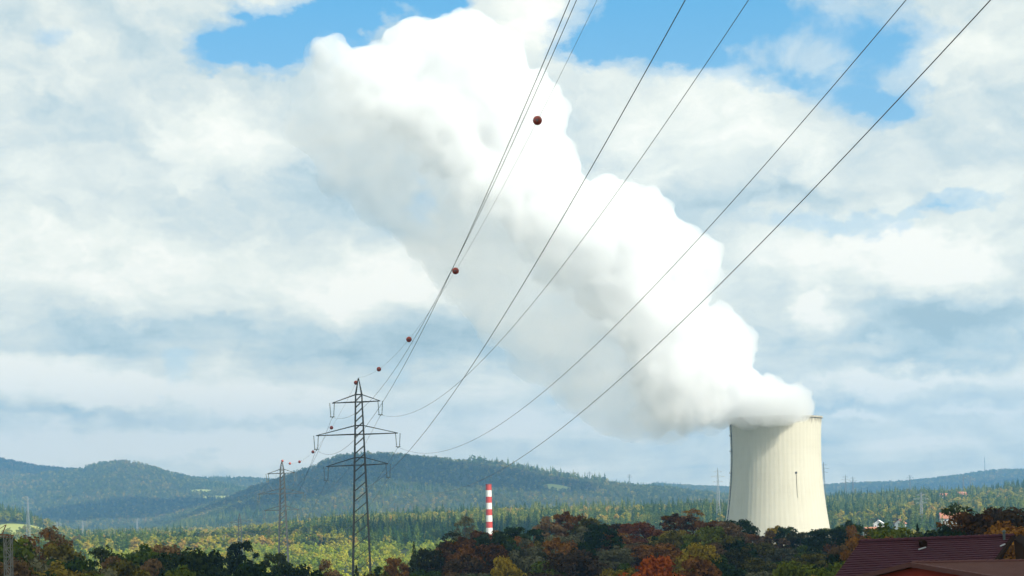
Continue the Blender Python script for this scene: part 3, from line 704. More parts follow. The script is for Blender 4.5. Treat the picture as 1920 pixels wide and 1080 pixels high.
for px, y0, y1, D, pale, lb in FP:
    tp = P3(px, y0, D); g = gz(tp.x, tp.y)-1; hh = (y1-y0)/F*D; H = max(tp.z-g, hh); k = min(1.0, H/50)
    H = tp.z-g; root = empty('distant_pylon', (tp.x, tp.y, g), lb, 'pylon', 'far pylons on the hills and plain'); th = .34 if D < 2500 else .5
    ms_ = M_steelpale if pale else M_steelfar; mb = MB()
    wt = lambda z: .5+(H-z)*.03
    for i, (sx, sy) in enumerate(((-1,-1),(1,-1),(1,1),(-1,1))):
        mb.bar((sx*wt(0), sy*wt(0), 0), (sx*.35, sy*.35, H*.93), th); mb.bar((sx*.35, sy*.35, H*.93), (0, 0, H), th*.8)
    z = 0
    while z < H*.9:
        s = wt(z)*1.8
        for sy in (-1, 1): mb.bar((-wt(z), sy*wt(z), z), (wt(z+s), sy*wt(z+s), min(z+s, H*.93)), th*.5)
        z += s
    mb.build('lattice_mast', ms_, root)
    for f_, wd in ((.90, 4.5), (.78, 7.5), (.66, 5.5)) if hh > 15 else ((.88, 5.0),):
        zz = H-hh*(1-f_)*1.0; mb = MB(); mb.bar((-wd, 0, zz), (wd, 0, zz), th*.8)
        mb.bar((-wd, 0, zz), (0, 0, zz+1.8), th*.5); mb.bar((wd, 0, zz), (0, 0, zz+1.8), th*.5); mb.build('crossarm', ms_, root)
tp = P3(1846, 856, 5600); g = gz(tp.x, 5600)
mt = empty('radio_mast', (tp.x, 5600, g), 'thin tall radio mast on top of the right hand ridge', 'mast'); mb = MB(); mb.tube([(0,0,0),(0,0,(tp.z-g)*.8),(0,0,tp.z-g)], [1.5, .9, .4], 6); mb.build('shaft', M_steelfar, mt)
mb = MB(); cyl(mb, 1.9, 1.9, (tp.z-g)*.72, (tp.z-g)*.76, 10); mb.build('antenna', M_steelfar, mt); mb = MB(); cyl(mb, 1.6, 1.6, (tp.z-g)*.86, (tp.z-g)*.88, 10); mb.build('antenna', M_steelfar, mt)
# lattice mast with a bracket arm at the left edge
tp = P3(15, 1003, 85); g = gz(tp.x, 85); H = tp.z-g
lm = empty('lattice_mast_with_arm', (tp.x, 85, g), 'slim grey lattice mast with rusty bracket arm at the lower left edge', 'mast'); mb = MB(); hw = .19
for sx, sy in ((-1,-1),(1,-1),(1,1),(-1,1)): mb.bar((sx*hw, sy*hw, 0), (sx*hw, sy*hw, H), .045)
z = 0; s = 1
while z < H-.4:
    for sy in (-1, 1): mb.bar((-hw*s, sy*hw, z), (hw*s, sy*hw, z+.55), .045); mb.bar((-hw, sy*hw, z), (hw, sy*hw, z), .06)
    for sx in (-1, 1): mb.bar((sx*hw, -hw*s, z), (sx*hw, hw*s, z+.55), .03)
    z += .55; s = -s
mb.build('lattice_shaft', mat('old_galvanised', 0, .7, 0, noisy((.14,.14,.13), (.25,.24,.22), 3)), lm)
mb = MB(); mb.bar((.35, 0, H-.05), (-3.0, 0, H+.25), .10); mb.bar((.3, 0, H-.16), (-3.0, 0, H+.05), .06); mb.bar((-.35, 0, H+.05), (-.1, .0, H+.62), .05); mb.bar((-.9, 0, H+.12), (-.1, .0, H+.62), .03)
mb.build('bracket_arm', mat('rusty_steel', 0, .85, 0, noisy((.12,.05,.03), (.3,.16,.09), 4)), lm)
mb = MB(); mb.box((0, 0, H-3.1), (.42, .06, .16)); mb.build('plate', M_steelpale, lm)

# ---------------------------------------------------------------- near house at lower right
def roof_fn(c1, c2, rows, dirv):
    def fn(q, b):
        p = objco(q); sp = q.new('ShaderNodeSeparateXYZ'); q.put(sp.inputs[0], p)
        col = q.new('ShaderNodeTexNoise'); q.put(col.inputs['Vector'], q.xyz(q.m('MULTIPLY', sp.outputs[0], 3.2), q.m('MULTIPLY', q.m('ROUND', q.m('MULTIPLY', sp.outputs[2], rows)), 3.1), q.m('MULTIPLY', sp.outputs[1], 3.2))); col.inputs['Scale'].default_value = 1.1
        f = q.m('ADD', q.m('MULTIPLY', col.outputs['Fac'], .6), q.m('MULTIPLY', q.noise(p, .35, 4), .5))
        return q.mix(f, c1, c2)
    return fn
M_tile = mat('purple_brown_tiles', 0, .8, 0, roof_fn((.038,.011,.016), (.082,.026,.038), 5.0, 0), .12)
M_tile2 = mat('brown_tiles', 0, .7, 0, roof_fn((.085,.034,.03), (.16,.075,.06), 5.0, 0), .12)
M_redwall = mat('dark_red_wall', 0, .9, 0, noisy((.26,.022,.012), (.34,.04,.02), 1.2))
M_darkwood = mat('dark_timber', (.022,.012,.008), .95, spec=.02)
M_trim = mat('verge_trim', (.12,.055,.05), .8, spec=.1)
M_flash = mat('lead_flashing', (.45,.46,.48), .4)
def roof_slab(mb, A, B, C, Dd, n_rows, lift=.05, th=.12):
    """tiled slope from ridge A-B down to eave D-C: stepped courses"""
    A, B, C, Dd = map(Vector, (A, B, C, Dd)); nn = (B-A).cross(Dd-A).normalized()
    if nn.z < 0: nn = -nn
    for i in range(n_rows):
        t0, t1 = i/n_rows, (i+1)/n_rows+.004; a = A.lerp(Dd, t0); b_ = B.lerp(C, t0); c = B.lerp(C, t1); d = A.lerp(Dd, t1)
        lo = nn*(lift+.0); hi = nn*.0
        V = [a+hi, b_+hi, c+lo, d+lo, a+hi-nn*th, b_+hi-nn*th, c+lo-nn*th, d+lo-nn*th]
        mb.add([v for v in V], [(0,3,2,1),(4,5,6,7),(0,1,5,4),(1,2,6,5),(2,3,7,6),(3,0,4,7)])
hd = 80.0
RL = P3(1612, 1017, hd); RR = P3(1899, 1005, hd*1.065); RR.z = RL.z
EL = P3(1525, 1130, hd-9.0); ER = P3(1822, 1122, hd*1.065-9.6); zz = (EL.z+ER.z)/2; EL.z = ER.z = zz
gh = gz(RL.x, hd-3)
house = empty('house', (0, 0, 0), 'house with long purple-brown tiled roof at the lower right', 'house')
O = Vector((float((RL.x+RR.x)/2), float((RL.y+RR.y)/2), gh)); house.location = O
mb = MB(); roof_slab(mb, RL-O, RR-O, ER-O, EL-O, 26); front = mb
back = Vector((RR.x-RL.x, RR.y-RL.y, 0)).normalized(); pb = Vector((-back.y, back.x, 0))+back*.75
BL = Vector((RL.x, RL.y, zz))+pb*6.5; BR = Vector((RR.x, RR.y, zz))+pb*6.5
roof_slab(mb, RL-O, RR-O, BR-O, BL-O, 26)
# hipped left end
mb.add([RL-O+back*.05, EL-O+back*.05, BL-O+back*.05], [(0, 1, 2)])
rf = mb.build('roof', M_tile, house)
mb = MB()
for k in range(24):
    a = (RL-O).lerp(RR-O, k/24)+Vector((0, 0, .03)); b_ = (RL-O).lerp(RR-O, (k+1.06)/24)+Vector((0, 0, .07)); mb.tube([a, b_], [.11, .13], 8)
mb.build('ridge_cap', M_tile, rf)
mb = MB()   # walls beneath the roof
cs = [EL-O, ER-O, BR-O, BL-O]; cen = sum(cs, Vector())/4; cs = [cen+(c-cen)*.93 for c in cs]; bz = 0
for i in range(4):
    a, b_ = cs[i], cs[(i+1) % 4]; mb.add([(a.x,a.y,-1),(b_.x,b_.y,-1),(b_.x,b_.y,b_.z),(a.x,a.y,a.z)], [(0,1,2,3)])
mb.build('wall', mat('plaster', (.5,.46,.4), .9), house)
def on_roof(t, s, lift=0.0):
    nn = (RR-RL).cross(EL-RL).normalized(); nn = -nn if nn.z < 0 else nn
    return (RL.lerp(RR, t)).lerp(EL.lerp(ER, t), s)-O+nn*lift
# roof vent (dark hooded box with pale flashing)
c = on_roof(.43, .135, .1); vent = MB(); vent.box((c.x, c.y, c.z+.08), (.36, .4, .26)); vent.add([(c.x-.24,c.y-.26,c.z+.20),(c.x+.24,c.y-.26,c.z+.20),(c.x+.24,c.y+.24,c.z+.28),(c.x-.24,c.y+.24,c.z+.28),(c.x,c.y-.26,c.z+.33),(c.x,c.y+.24,c.z+.38)],[(0,1,4),(1,2,5,4),(2,3,5),(3,0,4,5),(0,3,2,1)])
vt = vent.build('roof_vent', M_darkwood, rf)
a = on_roof(.418, .20, .10); b_ = on_roof(.455, .165, .10); mb = MB(); mb.bar(a, b_, .06); mb.build('flashing', M_flash, vt)
c = on_roof(.955, .06, .0); mb = MB(); mb.tube([c, c+Vector((0, 0, .50))], .08, 10); mb.tube([c+Vector((0,0,.48)), c+Vector((0,0,.6))], [.14,.04], 10)
pp = mb.build('vent_pipe', mat('pipe_grey_green', (.07,.095,.095), .7), rf)
a = on_roof(.962, .20, .09); b_ = on_roof(.985, .165, .09); mb = MB(); mb.bar(a, b_, .06); mb.build('flashing', M_flash, pp)
mb = MB(); mb.bar(RR-O+Vector((.06,0,.0)), ER-O+Vector((.06,0,.02)), .2); mb.build('bargeboard', M_darkwood, rf)
# dark cross wing behind the right verge
mb = MB(); w0 = RR-O+Vector((.15, .3, -.15))
mb.add([w0, w0+Vector((3.4,-1.2,-3.0)), w0+Vector((3.4,-1.2,-9)), w0+Vector((-1.8,-6.0,-9)), w0+Vector((-1.8,-6.0,-3.6))], [(0,1,2,3,4)])
mb.build('wing_wall', M_darkwood, house)
mb = MB(); mb.add([w0+Vector((.0,0,.06)), w0+Vector((3.6,-1.3,-3.15)), w0+Vector((6.0,4.5,-3.0)), w0+Vector((2.4,5.5,.1))], [(0,1,2,3)]); mb.add([w0+Vector((.0,0,-.1)), w0+Vector((3.6,-1.3,-3.3)), w0+Vector((6.0,4.5,-3.15)), w0+Vector((2.4,5.5,-.05))], [(3,2,1,0)])
mb.build('wing_roof', M_darkwood, house)
# nearer house: red gable with brown roof, cut by the lower right corner
hd2 = 50.0
GA = P3(1710, 1056, hd2); RE = P3(1990, 1052, hd2); RE.z = GA.z
GL = P3(1560, 1093, 53.0); GR = P3(2000, 1103, 45.5)
h2 = empty('house', (GA.x, GA.y, gz(GA.x, GA.y)), 'nearer house with dark red gable and brown roof in the lower right corner', 'house'); O2 = h2.location.copy()
ga, re, gl, gr = GA-O2, RE-O2, GL-O2, GR-O2; off = re-ga
mb = MB(); roof_slab(mb, ga, re, gr+off, gr, 24, .02, .1); roof_slab(mb, ga, re, gl+off, gl, 24, .02, .1); r2 = mb.build('roof', M_tile2, h2)
mb = MB(); vo = Vector((-.05, -.02, -.05))
for e_ in (gl, gr): mb.bar(ga+vo, e_+vo, .16)
mb.build('bargeboard', M_trim, r2)
mb = MB()
for k in range(26): mb.tube([ga.lerp(re, k/26)+Vector((0,0,.01)), ga.lerp(re, (k+1.06)/26)+Vector((0,0,.03))], [.05,.06], 8)
mb.build('ridge_cap', M_trim, r2)
mb = MB(); i_ = Vector((.22, .06, -.12)); bz_ = -1.0
mb.add([ga+i_, gl+i_, Vector((gl.x+i_.x, gl.y+i_.y, bz_)), Vector((ga.x+i_.x, ga.y+i_.y, bz_))], [(0,1,2,3)]); mb.add([ga+i_, gr+i_, Vector((gr.x+i_.x, gr.y+i_.y, bz_)), Vector((ga.x+i_.x, ga.y+i_.y, bz_))], [(0,3,2,1)])
for e_ in (gl, gr):
    a = e_+i_; b_ = a+off*.9; mb.add([(a.x,a.y,bz_),(b_.x,b_.y,bz_),(b_.x,b_.y,b_.z-.1),(a.x,a.y,a.z-.1)], [(0,1,2,3)])
mb.build('wall', M_redwall, h2)

# ---------------------------------------------------------------- far houses
M_white = mat('white_render', (.78,.77,.74), .8); M_orange = mat('terracotta_tiles', 0, .8, 0, noisy((.34,.12,.06), (.5,.22,.12), .8)); M_greyroof = mat('brown_far_roof', (.16,.10,.08), .8)
M_win = mat('window_dark', (.03,.035,.04), .2)
def far_house(px, py, D, L, Wd, Hh, Rh, rz, wall, roof, label):
    p = P3(px, py, D); g = min(gz(p.x, p.y)+2, p.z-Hh-Rh+4); g = p.z-Hh-Rh
    e = empty('village_house', (p.x, p.y, g), label, 'house', 'houses of the far village', rz)
    mb = MB(); mb.box((0,0,Hh/2-4), (L, Wd, Hh+8)); mb.add([(-L/2,-Wd/2,Hh),(-L/2,Wd/2,Hh),(-L/2,0,Hh+Rh-.2),(L/2,-Wd/2,Hh),(L/2,Wd/2,Hh),(L/2,0,Hh+Rh-.2)], [(0,2,1),(3,4,5)])
    mb.build('wall', wall, e)
    mb = MB(); ov = .7
    for s in (-1, 1):
        A = Vector((-L/2-ov, 0, Hh+Rh)); B = Vector((L/2+ov, 0, Hh+Rh)); C = Vector((L/2+ov, s*(Wd/2+ov), Hh-.4)); Dd = Vector((-L/2-ov, s*(Wd/2+ov), Hh-.4))
        V = [A,B,C,Dd]+[v-Vector((0,0,.35)) for v in (A,B,C,Dd)]; mb.add(V, [(0,1,2,3),(7,6,5,4),(0,4,5,1),(1,5,6,2),(2,6,7,3),(3,7,4,0)])
    rr = mb.build('roof', roof, e)
    mb = MB(); mb.box((L*.2, Wd*.12, Hh+Rh+.1), (1.0,.8,1.8)); mb.build('chimney', M_greyroof, rr)
    for xx in (-L*.3, 0, L*.3):
        mb = MB(); mb.box((xx, -Wd/2-.03, Hh*.6), (1.4,.12,1.5)); mb.build('window', M_win, e)
    mb = MB(); mb.box((-L/2-.03, 0, Hh*.75), (.12,1.5,1.5)); mb.build('window', M_win, e)
far_house(1648, 975, 1120, 6, 7.5, 3.6, 2.6, 1.2, M_white, M_white, 'white gabled house right of the cooling tower among trees')
far_house(1688, 974, 1250, 6, 8, 4, 3, .9, M_white, M_orange, 'tiny white house between the white gabled house and the pale pylon')
far_house(1637, 988, 1080, 12, 9, 2.5, 2.6, .1, M_white, M_orange, 'orange roofed house directly below the white gabled house')
far_house(1783, 961, 1150, 17, 11, 5, 4.2, -.15, M_white, M_orange, 'wide orange roofed house left of the dark tree above the tiled roof')
for px, py, lb in ((1770,925,'leftmost tiny orange roof on the wooded right slope'),(1821,932,'middle tiny orange roof on the wooded right slope'),(1881,934,'rightmost tiny orange roof on the wooded right slope'),(1803,922,'tiny pale house above the three orange roofs')):
    far_house(px, py, 1900, 11, 9, 4, 3.4, .3, M_white, M_orange, lb)

# ---------------------------------------------------------------- near trees
NEAR = []
def add(kind, colr, px, pytop, D, s=1.0, sx=1.0, label=None, name=None):
    """a tree whose top is seen at (px, pytop) at distance D"""
    h = TEMPL[kind][0][2]*s; x, z = unproj(px, pytop, D); g = gz(x, D)
    H = max(z-g, h*.55); sc = H/TEMPL[kind][0][2]*1.0
    sc = min(sc, 1.6)
    NEAR.append(dict(kind=kind, col=colr, px=px, py=pytop, D=D, x=x, sc=sc, top=z, sx=min(1.35, max(.72, sx*s/sc)), label=label, name=name))
# crest of the wood, left to right: (px, top y)
crest_top = line([(690,1062),(740,1050),(780,1036),(830,1005),(870,968),(900,962),(930,985),(980,985),(1020,975),(1050,962),(1080,958),(1130,975),(1180,978),(1240,978),(1290,953),(1320,950),(1360,975),(1400,985),(1440,1000),(1480,995),(1520,990),(1560,978),(1600,982),(1660,985),(1720,1000),(1760,1000)])
palette = ['rust','green','olive','brown','brown','green','rust','olive','grey','green']
pick = [('open','grey',872,962,415,1.0,.9),('open','olive',845,990,400,.9,1.0),('broad','rust',905,985,400),('broad','green',955,990,395),('broad','dark',925,1000,360,.8),('broad','green',1000,980,410),('broad','brown',1030,968,420),
 ('broad','rust',1068,958,425),('broad','olive',1105,966,420),('broad','brown',1150,974,410),('broad','green',1130,985,380),('broad','red',1195,980,400),('broad','rust',1235,983,405),('open','rust',1300,948,420,1.0,1.4),
 ('broad','rust',1272,962,415),('broad','olive',1258,990,385),('broad','rust',1335,968,410),('broad','brown',1365,980,400),('broad','green',1385,975,425),('broad','rust',1410,990,405),('broad','brown',1445,995,395),
 ('broad','yellow',1460,985,430,.8),('broad','green',1480,982,425,.8),('broad','olive',1500,988,420,.8),('broad','green',1530,996,410,.8),('broad','dark',1558,992,360,.95),('broad','green',1548,976,430,.7,.8),('broad','rust',1600,985,365,.95),('broad','green',1590,975,420,.8),('broad','yellow',1622,984,410,.8),
 ('conifer','dark',776,1020,350,.7),('broad','rust',745,1048,350,.7),('broad','olive',800,1030,355,.8),('broad','brown',825,1010,365,.8),('broad','green',715,1062,345,.6),('broad','rust',860,1005,360,.9)]
for a in pick: add(*a)
for row, (D, dy, step) in enumerate([(375, 26, 44), (335, 52, 48), (300, 80, 50), (265, 106, 54)]):
    px = 705+row*17; k = row*3
    while px < 1640:
        t = crest_top(px)+dy+rng.uniform(-9, 9)
        if t < 1092: add('broad', palette[int(rng.integers(0, 10))] if rng.random() < .6 else palette[k % 10], px+rng.uniform(-10, 10), t, D+rng.uniform(-14, 14), rng.uniform(.82, 1.05), rng.uniform(.9, 1.1))
        px += step*rng.uniform(.8, 1.15); k += 1
add('broad','orange',1224,1031,236,.78,1.0,'bright orange-red maple low in the middle of the autumn wood','orange_tree')
add('broad','yellow',1165,1052,280,.75,1.0,'yellow-green tree left of the bright orange maple')
add('broad','yellow',950,1048,290,.7); add('broad','yellow',1310,1020,300,.7); add('broad','yellow',1530,1062,250,.5); add('broad','grey',985,1010,330,.8); add('broad','grey',1150,1022,325,.8); add('broad','grey',1010,1035,300,.75)
# left foreground row
L = [('broad','green',-15,985,200,.9),('broad','dark',8,1008,215,.7),('open','rust',72,978,262,1.0,1.1),('open','brown',98,976,270,1.0,1.0),('open','brown',48,1000,255,.9,1.1),('broad','grey',60,1038,210,.6),('broad','green',28,1030,190,.6),
 ('broad','green',140,1018,250,.8),('broad','rust',118,1015,262,.7),('open','dark',196,1006,255,.95,1.2),('broad','olive',175,1032,235,.7),('broad','brown',225,1035,240,.7),('broad','green',272,1012,258,.9),('broad','olive',245,1030,235,.7),
 ('broad','dark',375,1006,262,1.0),('broad','brown',322,1018,262,.8),('broad','dark',345,1025,245,.9),('broad','dark',408,1022,252,.8),('broad','brown',300,1040,220,.6),('pine','dark',457,1013,330,.75,.75),('pine','dark',515,1032,310,.5,1.0),
 ('broad','green',430,1048,240,.6),('broad','green',485,1050,240,.6),('broad','dark',545,1052,260,.6),('broad','brown',560,1040,285,.7),('broad','brown',610,1042,285,.7),('broad','green',590,1060,240,.5),('broad','green',530,1066,220,.5),('broad','brown',640,1058,270,.6),
 ('conifer','dark',668,1042,262,.55),('broad','rust',700,1068,265,.5),('broad','green',650,1070,240,.5),('broad','grey',215,1058,200,.5),('broad','olive',110,1052,200,.5),('broad','green',160,1058,195,.5),('broad','dark',380,1058,200,.6),('broad','green',330,1062,200,.5),('broad','brown',15,1050,180,.5),('broad','dark',440,1070,200,.5),('broad','rust',270,1062,200,.5)]
for a in L: add(a[0], a[1] if not (a[1] == 'rust' and a[2] > 100) else 'olive', a[2], a[3]+(8 if a[2] > 110 else 0), *a[4:])
# right foreground behind the tiled roof
R = [('open','dark',1795,930,210,.95,.95),('open','rust',1795,945,200,.8,1.0),('open','rust',1862,942,205,.85,1.2),('broad','rust',1840,964,190,.8),('broad','brown',1895,955,195,.8),('broad','rust',1925,965,190,.9),('open','rust',1820,975,200,.7),('broad','dark',1770,985,190,.7),('broad','dark',1735,990,195,.6),('conifer','dark',1720,986,200,.5),
 ('broad','green',1650,990,230,.7),('broad','green',1680,992,225,.6),('broad','dark',1700,993,215,.6),('broad','olive',1632,998,240,.7),('broad','rust',1675,1005,190,.5),('broad','dark',1760,1000,165,.5),('broad','dark',1835,990,160,.6),('broad','rust',1880,985,160,.7),('broad','rust',1915,990,150,.7),
 ('broad','green',1590,1028,200,.7),('broad','dark',1560,1040,210,.7),('broad','brown',1600,1010,230,.7),('broad','yellow',1525,1068,190,.4),('broad','green',1545,1050,170,.6),('broad','rust',1625,1010,220,.6),('broad','green',1490,1055,220,.6),('broad','olive',1575,1060,150,.5)]
for a in R: add(*a)
CN = {'green':'green','olive':'olive-yellow','rust':'rust-brown','red':'dark red','orange':'bright orange','yellow':'yellow-green','brown':'dull brown','grey':'grey-green','dark':'blackish-green'}
KN = {'broad':('leafy','broadleaf_tree'),'open':('slender','slender_tree'),'conifer':('pointed conifer','conifer'),'pine':('pine','pine_tree')}
def zone(d):
    if d['px'] < 300: return 'lower left row, outer half'
    if d['px'] < 690: return 'lower left row, inner half'
    if d['px'] > 1640 or (d['px'] > 1520 and d['D'] < 235): return 'beside the tiled roof'
    r = 'wood crest' if d['D'] > 388 else ('upper wood slope' if d['D'] > 318 else 'wood foot')
    if d['px'] < 940: return r+' near striped chimney'
    if d['px'] > 1345: return r+' below cooling tower'
    return r+' between chimney and tower'
cl_ = {}
for d in NEAR:
    d['key'] = (CN[d['col']], KN[d['kind']][0], zone(d)); cl_.setdefault(d['key'], []).append(d)
ORD = ['first','second','third','fourth','fifth','sixth','seventh','eighth','ninth','tenth','eleventh','twelfth']
for key, ds in cl_.items():
    ds.sort(key=lambda d: d['px']); c_, k_, z_ = key; noun = '' if ('conifer' in k_ or 'pine' in k_) else ' tree'
    for i, d in enumerate(ds):
        if d['label']: continue
        if len(ds) == 1: d['label'] = f'{c_} {k_}{noun}, {z_}'
        else: d['label'] = f'{ORD[min(i, 11)]} {c_} {k_}{noun} from the left, {z_}'
for i, d in enumerate(NEAR):
    g = d['top']-TEMPL[d['kind']][i % len(TEMPL[d['kind']])][2]*d['sc']; gg = gz(d['x'], d['D'])
    e = tree(d['kind'], i, FOL[d['col']], d['x'], d['D'], d['sc'], rng.uniform(0, 6.28), d['name'] or KN[d['kind']][1], M_barkpale if d['kind'] == 'open' else M_bark, d['sx'], ground=min(g, gg+.0))
    if g > gg: e.location.z = gg-.2
    tag(e, d['label'], 'tree', 'trees of the near autumn wood' if 690 <= d['px'] <= 1640 else 'near trees along the lower edge')

# ---------------------------------------------------------------- middle distance forest
def vis_px(x, y, z): return proj(x, y, z)
mid = []
def midrow(px0, px1, D, step, kinds, jitter=30, hs=(.85, 1.1)):
    px = px0
    while px < px1:
        d = D+rng.uniform(-jitter, jitter); x = (px-960)/F*d
        k, m, s = kinds[int(rng.integers(0, len(kinds)))]; mid.append((k, m, x, d, rng.uniform(*hs)*s)); px += step*rng.uniform(.7, 1.3)
ND = ('midneedle', 'far_needle', 1.0); BD = ('midbroad', 'far_broad', .9); YD = ('midbroad', 'far_young', .65)
midrow(560, 900, 1215, 12, [ND, ND, BD, BD], 22)
midrow(90, 560, 1260, 16, [BD, BD, ND], 30, (.7, .95))
midrow(560, 860, 1075, 20, [YD], 30); midrow(330, 560, 1050, 22, [YD, BD], 30, (.6, .9)); midrow(100, 330, 1080, 22, [BD, YD], 30, (.7, 1.))
midrow(940, 1366, 1420, 15, [ND, ND, BD], 30); midrow(1545, 1700, 1350, 13, [BD, ND, BD], 40, (.8, 1.05)); midrow(1545, 1920, 1080, 26, [YD, BD], 60, (.45, .65)); midrow(1700, 1920, 1500, 16, [ND, BD], 40)
ML = {'midneedle':('narrow dark conifer','conifer'), 'midbroad':('leafy tree','broadleaf_tree')}
for i, (k, m, x, d, s) in enumerate(mid[:300]):
    px = 960+x/d*F; reg = next(t for lim, t in ((250,'in plain forest at the far left'),(430,'in plain forest under the bright meadow hill'),(520,'in plain forest just left of the smaller pylon'),(600,'in plain forest just right of the smaller pylon'),
        (655,'in plain forest just left of the tallest pylon'),(720,'in plain forest just right of the tallest pylon'),(800,'in plain forest midway from tallest pylon to chimney'),(912,'in plain forest just left of the striped chimney'),(1040,'in forest strip just right of the striped chimney'),
        (1200,'in forest strip midway from chimney to cooling tower'),(1450,'in forest strip just left of the cooling tower'),(1640,'in woods just right of the cooling tower'),(1740,'in woods around the pale pylon at right'),(9999,'in woods at the far right')) if px < lim)
    tone = {'far_needle':'', 'far_broad':' in autumn green', 'far_young':' of pale green'}[m]
    assert len(f'{ML[k][0]}{tone} {reg}'.split()) <= 16, reg
    e = tree(k, i, FAR[m], x, d, s, rng.uniform(0, 6.28), ML[k][1], M_barkpale)
    tag(e, f'{ML[k][0]}{tone} {reg}', 'tree', f'{ML[k][0]}s{tone} {reg}')
# the rest of the forest and the wooded hills: two masses scattered over the terrain
def scatter(name, pts, scl, templates, seed):
    me = bpy.data.meshes.new(name); me.vertices.add(len(pts)); me.vertices.foreach_set('co', np.asarray(pts, np.float32).ravel())
    a = me.attributes.new('sc', 'FLOAT', 'POINT'); a.data.foreach_set('value', np.asarray(scl, np.float32))
    o = link(name, me); c = bpy.data.collections.new(name+'_kinds')
    for i, (kk, vi, m) in enumerate(templates):
        tm = TEMPL[kk][vi][0].copy(); tm.materials.clear(); tm.materials.append(FAR[m]); to = bpy.data.objects.new('crown_kind', tm); c.objects.link(to)
    ng = bpy.data.node_groups.new(name, 'GeometryNodeTree'); ng.interface.new_socket('Geometry', in_out='INPUT', socket_type='NodeSocketGeometry'); ng.interface.new_socket('Geometry', in_out='OUTPUT', socket_type='NodeSocketGeometry')
    gi = ng.nodes.new('NodeGroupInput'); go = ng.nodes.new('NodeGroupOutput'); ip = ng.nodes.new('GeometryNodeInstanceOnPoints'); ci = ng.nodes.new('GeometryNodeCollectionInfo')
    ci.inputs['Collection'].default_value = c; ci.inputs['Separate Children'].default_value = True; ci.inputs['Reset Children'].default_value = True
    ip.inputs['Pick Instance'].default_value = True
    rv = ng.nodes.new('FunctionNodeRandomValue'); rv.data_type = 'INT'; rv.inputs['Min'].default_value = 0; rv.inputs['Max'].default_value = len(templates)-1; rv.inputs['Seed'].default_value = seed
    rr = ng.nodes.new('FunctionNodeRandomValue'); rr.data_type = 'FLOAT_VECTOR'; rr.inputs[0].default_value = (0, 0, 0); rr.inputs[1].default_value = (.08, .08, 6.28)
    na = ng.nodes.new('GeometryNodeInputNamedAttribute'); na.data_type = 'FLOAT'; na.inputs['Name'].default_value = 'sc'
    mp = ng.nodes.new('GeometryNodeMeshToPoints')
    L_ = ng.links.new; L_(gi.outputs[0], mp.inputs[0]); L_(mp.outputs[0], ip.inputs['Points']); L_(ci.outputs[0], ip.inputs['Instance'])
    L_([s for s in rv.outputs if s.type == 'INT'][0], ip.inputs['Instance Index']); L_([s for s in rr.outputs if s.type == 'VECTOR'][0], ip.inputs['Rotation']); L_([s for s in na.outputs if s.enabled][0] if any(s.enabled for s in na.outputs) else na.outputs[0], ip.inputs['Scale']); L_(ip.outputs[0], go.inputs[0])
    md = o.modifiers.new('scatter', 'NODES'); md.node_group = ng
    return tag(o, kind='stuff')
def cloud_pts(n_, d0, d1, azmax=.44):
    d = np.sqrt(rng.uniform(d0*d0, d1*d1, n_)); a = rng.uniform(-azmax, azmax, n_); return d*a, d
def in_meadow(x, y):
    m = np.zeros(len(x), bool)
    for mx, my, rx, ry in MEADOWS: m |= ((x-mx)/rx)**2+((y-my)/ry)**2 < 1
    return m
def near_tower(x, y): return (np.hypot(x-TX, y-TY) < 75) | (np.hypot(x-cx, y-1160) < 12)
x, y = cloud_pts(24000, 700, 2650); px = 960+F*x/y
dens = fbm(x/160, y/160, 3, 21)
keep = ~in_meadow(x, y) & ~near_tower(x, y) & ~((px > 1560) & (y > 1000) & (y < 1350) & (dens < .52)) & ~((np.abs(px-529) < 40) & (y < 640)) 
x, y = x[keep], y[keep]; z = ground_z(x, y)-1; px = 960+F*x/y
typ = fbm(x/110, y/110, 3, 33)+np.where((px > 540) & (y > 1190), -.07, 0)+np.where(y > 1800, .03, 0); young = (y < 1180) & (px < 930)
nd = (typ < np.where(px < 960, .33, .40)) & ~young; s = rng.uniform(.75, 1.1, len(x))
P = np.stack([x, y, z], 1)
scatter('forest_conifers', P[nd], s[nd], [('midneedle', i, 'far_needle') for i in range(4)], 1)['label'] = 'mass of dark conifers of the plain forest'
b_ = ~nd & ~young
scatter('forest_broadleaves', P[b_], s[b_]*.9, [('midbroad', i, 'far_broad') for i in range(4)], 2)['label'] = 'mass of yellowing broadleaf trees of the plain forest'
scatter('young_wood', P[young], s[young]*.6, [('midbroad', i, 'far_young') for i in range(4)], 3)['label'] = 'pale green young wood in front of the plain forest'
x, y = cloud_pts(120000, 2650, 6300, .42)
keep = ~in_meadow(x, y); x, y = x[keep], y[keep]; z = ground_z(x, y)-4; typ = fbm(x/200, y/260, 3, 44); nd = (typ < .28) | ((rng.uniform(size=len(x)) < .5) & (np.abs(y-3600) < 70) & (x/y*F > -60))
rx_ = rng.uniform(880, 1140, 240); dr = rng.uniform(3560, 3640, 240); x = np.concatenate([x, (rx_-960)/F*dr]); y = np.concatenate([y, dr]); z = np.concatenate([z, ground_z(x[-240:], dr)-2]); nd = np.concatenate([nd, rng.uniform(size=240) < .55]); s0_ = len(x)-240
s = rng.uniform(.7, 1.05, len(x))*np.interp(y, [2650, 6000], [.72, 1.0]); s[s0_:] *= rng.uniform(1.0, 1.75, 240); P = np.stack([x, y, z], 1)
scatter('hill_forest_conifers', P[nd], s[nd], [('midneedle', i, 'far_needle') for i in range(3)], 4)['label'] = 'conifers covering the far blue hills'
scatter('hill_forest_broadleaves', P[~nd], s[~nd]*.95, [('midbroad', 0, 'far_dull'), ('midbroad', 1, 'far_broad'), ('midbroad', 2, 'far_dull'), ('midbroad', 3, 'far_dull')], 5)['label'] = 'broadleaf woods covering the far blue hills'
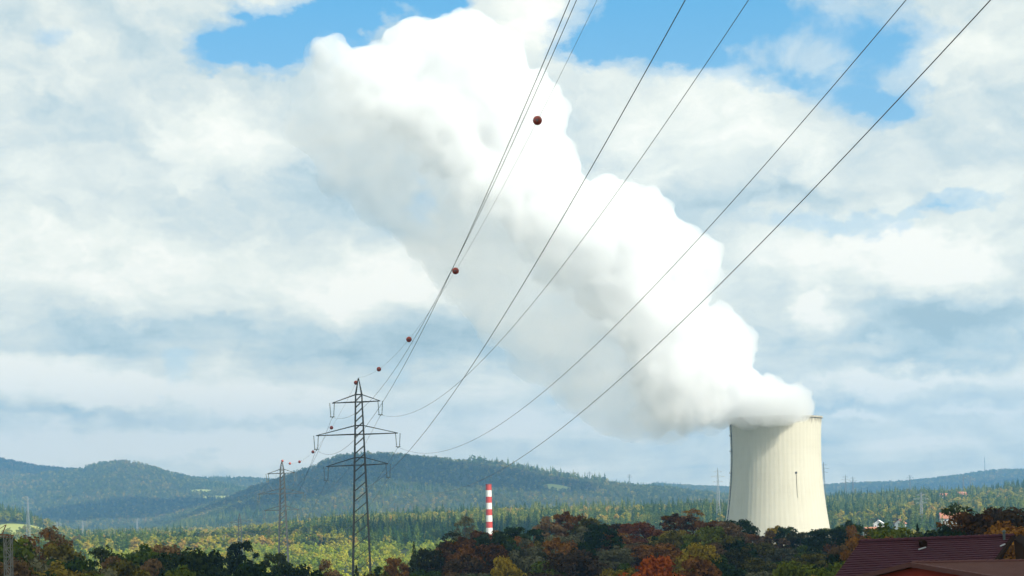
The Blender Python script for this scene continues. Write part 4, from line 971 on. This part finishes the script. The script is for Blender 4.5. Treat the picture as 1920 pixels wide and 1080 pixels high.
# undergrowth filling the near wood floor
x = rng.uniform(-220, 260, 9000); y = rng.uniform(140, 480, 9000); k_ = (np.abs(x/y) < .5) & ~((np.abs(x+36) < 6) & (np.abs(y-337) < 6)); x, y = x[k_], y[k_]
P = np.stack([x, y, ground_z(x, y)-.3], 1); FAR['under'] = FOL['green']; FAR['under2'] = FOL['rust']
sc_ = scatter('undergrowth', P, rng.uniform(.5, 1.0, len(x)), [('bush', 0, 'under'), ('bush', 1, 'under2'), ('bush', 2, 'under')], 6); sc_['label'] = 'dark undergrowth between the near trees'

# ---------------------------------------------------------------- clouds outside the picture that shade the foreground and parts of the hills
M_cloud = mat('cloud_white', (.85,.86,.88), 1.0)
def cloud(cx_, cy_, rx, ry, alt=1800, seed=0, nb=40):
    r_ = np.random.default_rng(seed); Vs = []; Fs = []; nv = 0
    for k in range(nb):
        a = r_.uniform(0, 6.28); q_ = r_.uniform(0, 1)**.5*.85; R = min(rx, ry)*r_.uniform(.22, .45)
        c = np.array([cx_+math.cos(a)*rx*q_*.8, cy_+math.sin(a)*ry*q_*.8, alt+R*.35]); Vs.append(c+I3*R*np.array([1, 1, .55])); Fs.append(F3+nv); nv += len(I3)
    o = link('cloud', newmesh('cloud', np.concatenate(Vs), np.concatenate(Fs), True), M_cloud); return tag(o, kind='structure')
def shade(x_, y_, rx, ry, seed, alt=1800, zg=-20):
    k = (alt-zg)/TOSUN.z; cloud(x_+TOSUN.x*k, y_+TOSUN.y*k, rx, ry, alt, seed)
shade(0, 225, 470, 290, 1)
shade(330, 150, 300, 250, 2)
for px, py, d0, d1, rx, ry, sd in ((270,960,4000,4900,420,230,3),(700,880,2800,3600,430,230,4),(960,900,2800,3600,280,200,5),(30,880,4500,5700,420,400,6),(1800,920,2600,5600,500,200,7),(560,930,2800,3600,120,160,8)):
    x_, y_ = find_xy(px, py, d0, d1); shade(x_, y_, rx, ry, sd, zg=gz(x_, y_))

# ---------------------------------------------------------------- haze
hz = MB(); hz.box((0, 3300, 130), (8200, 7300, 545))
hm = bpy.data.materials.new('haze'); hm.use_nodes = True; q = N(hm.node_tree); q.n.clear()
ho = q.new('ShaderNodeOutputMaterial'); hv = q.new('ShaderNodeVolumePrincipled'); hv.inputs['Color'].default_value = (.29, .61, 1.0, 1); hv.inputs['Density'].default_value = 1.5e-4; hv.inputs['Anisotropy'].default_value = .2
q.l.new(hv.outputs[0], ho.inputs['Volume'])
tag(hz.build('haze', hm), kind='stuff')
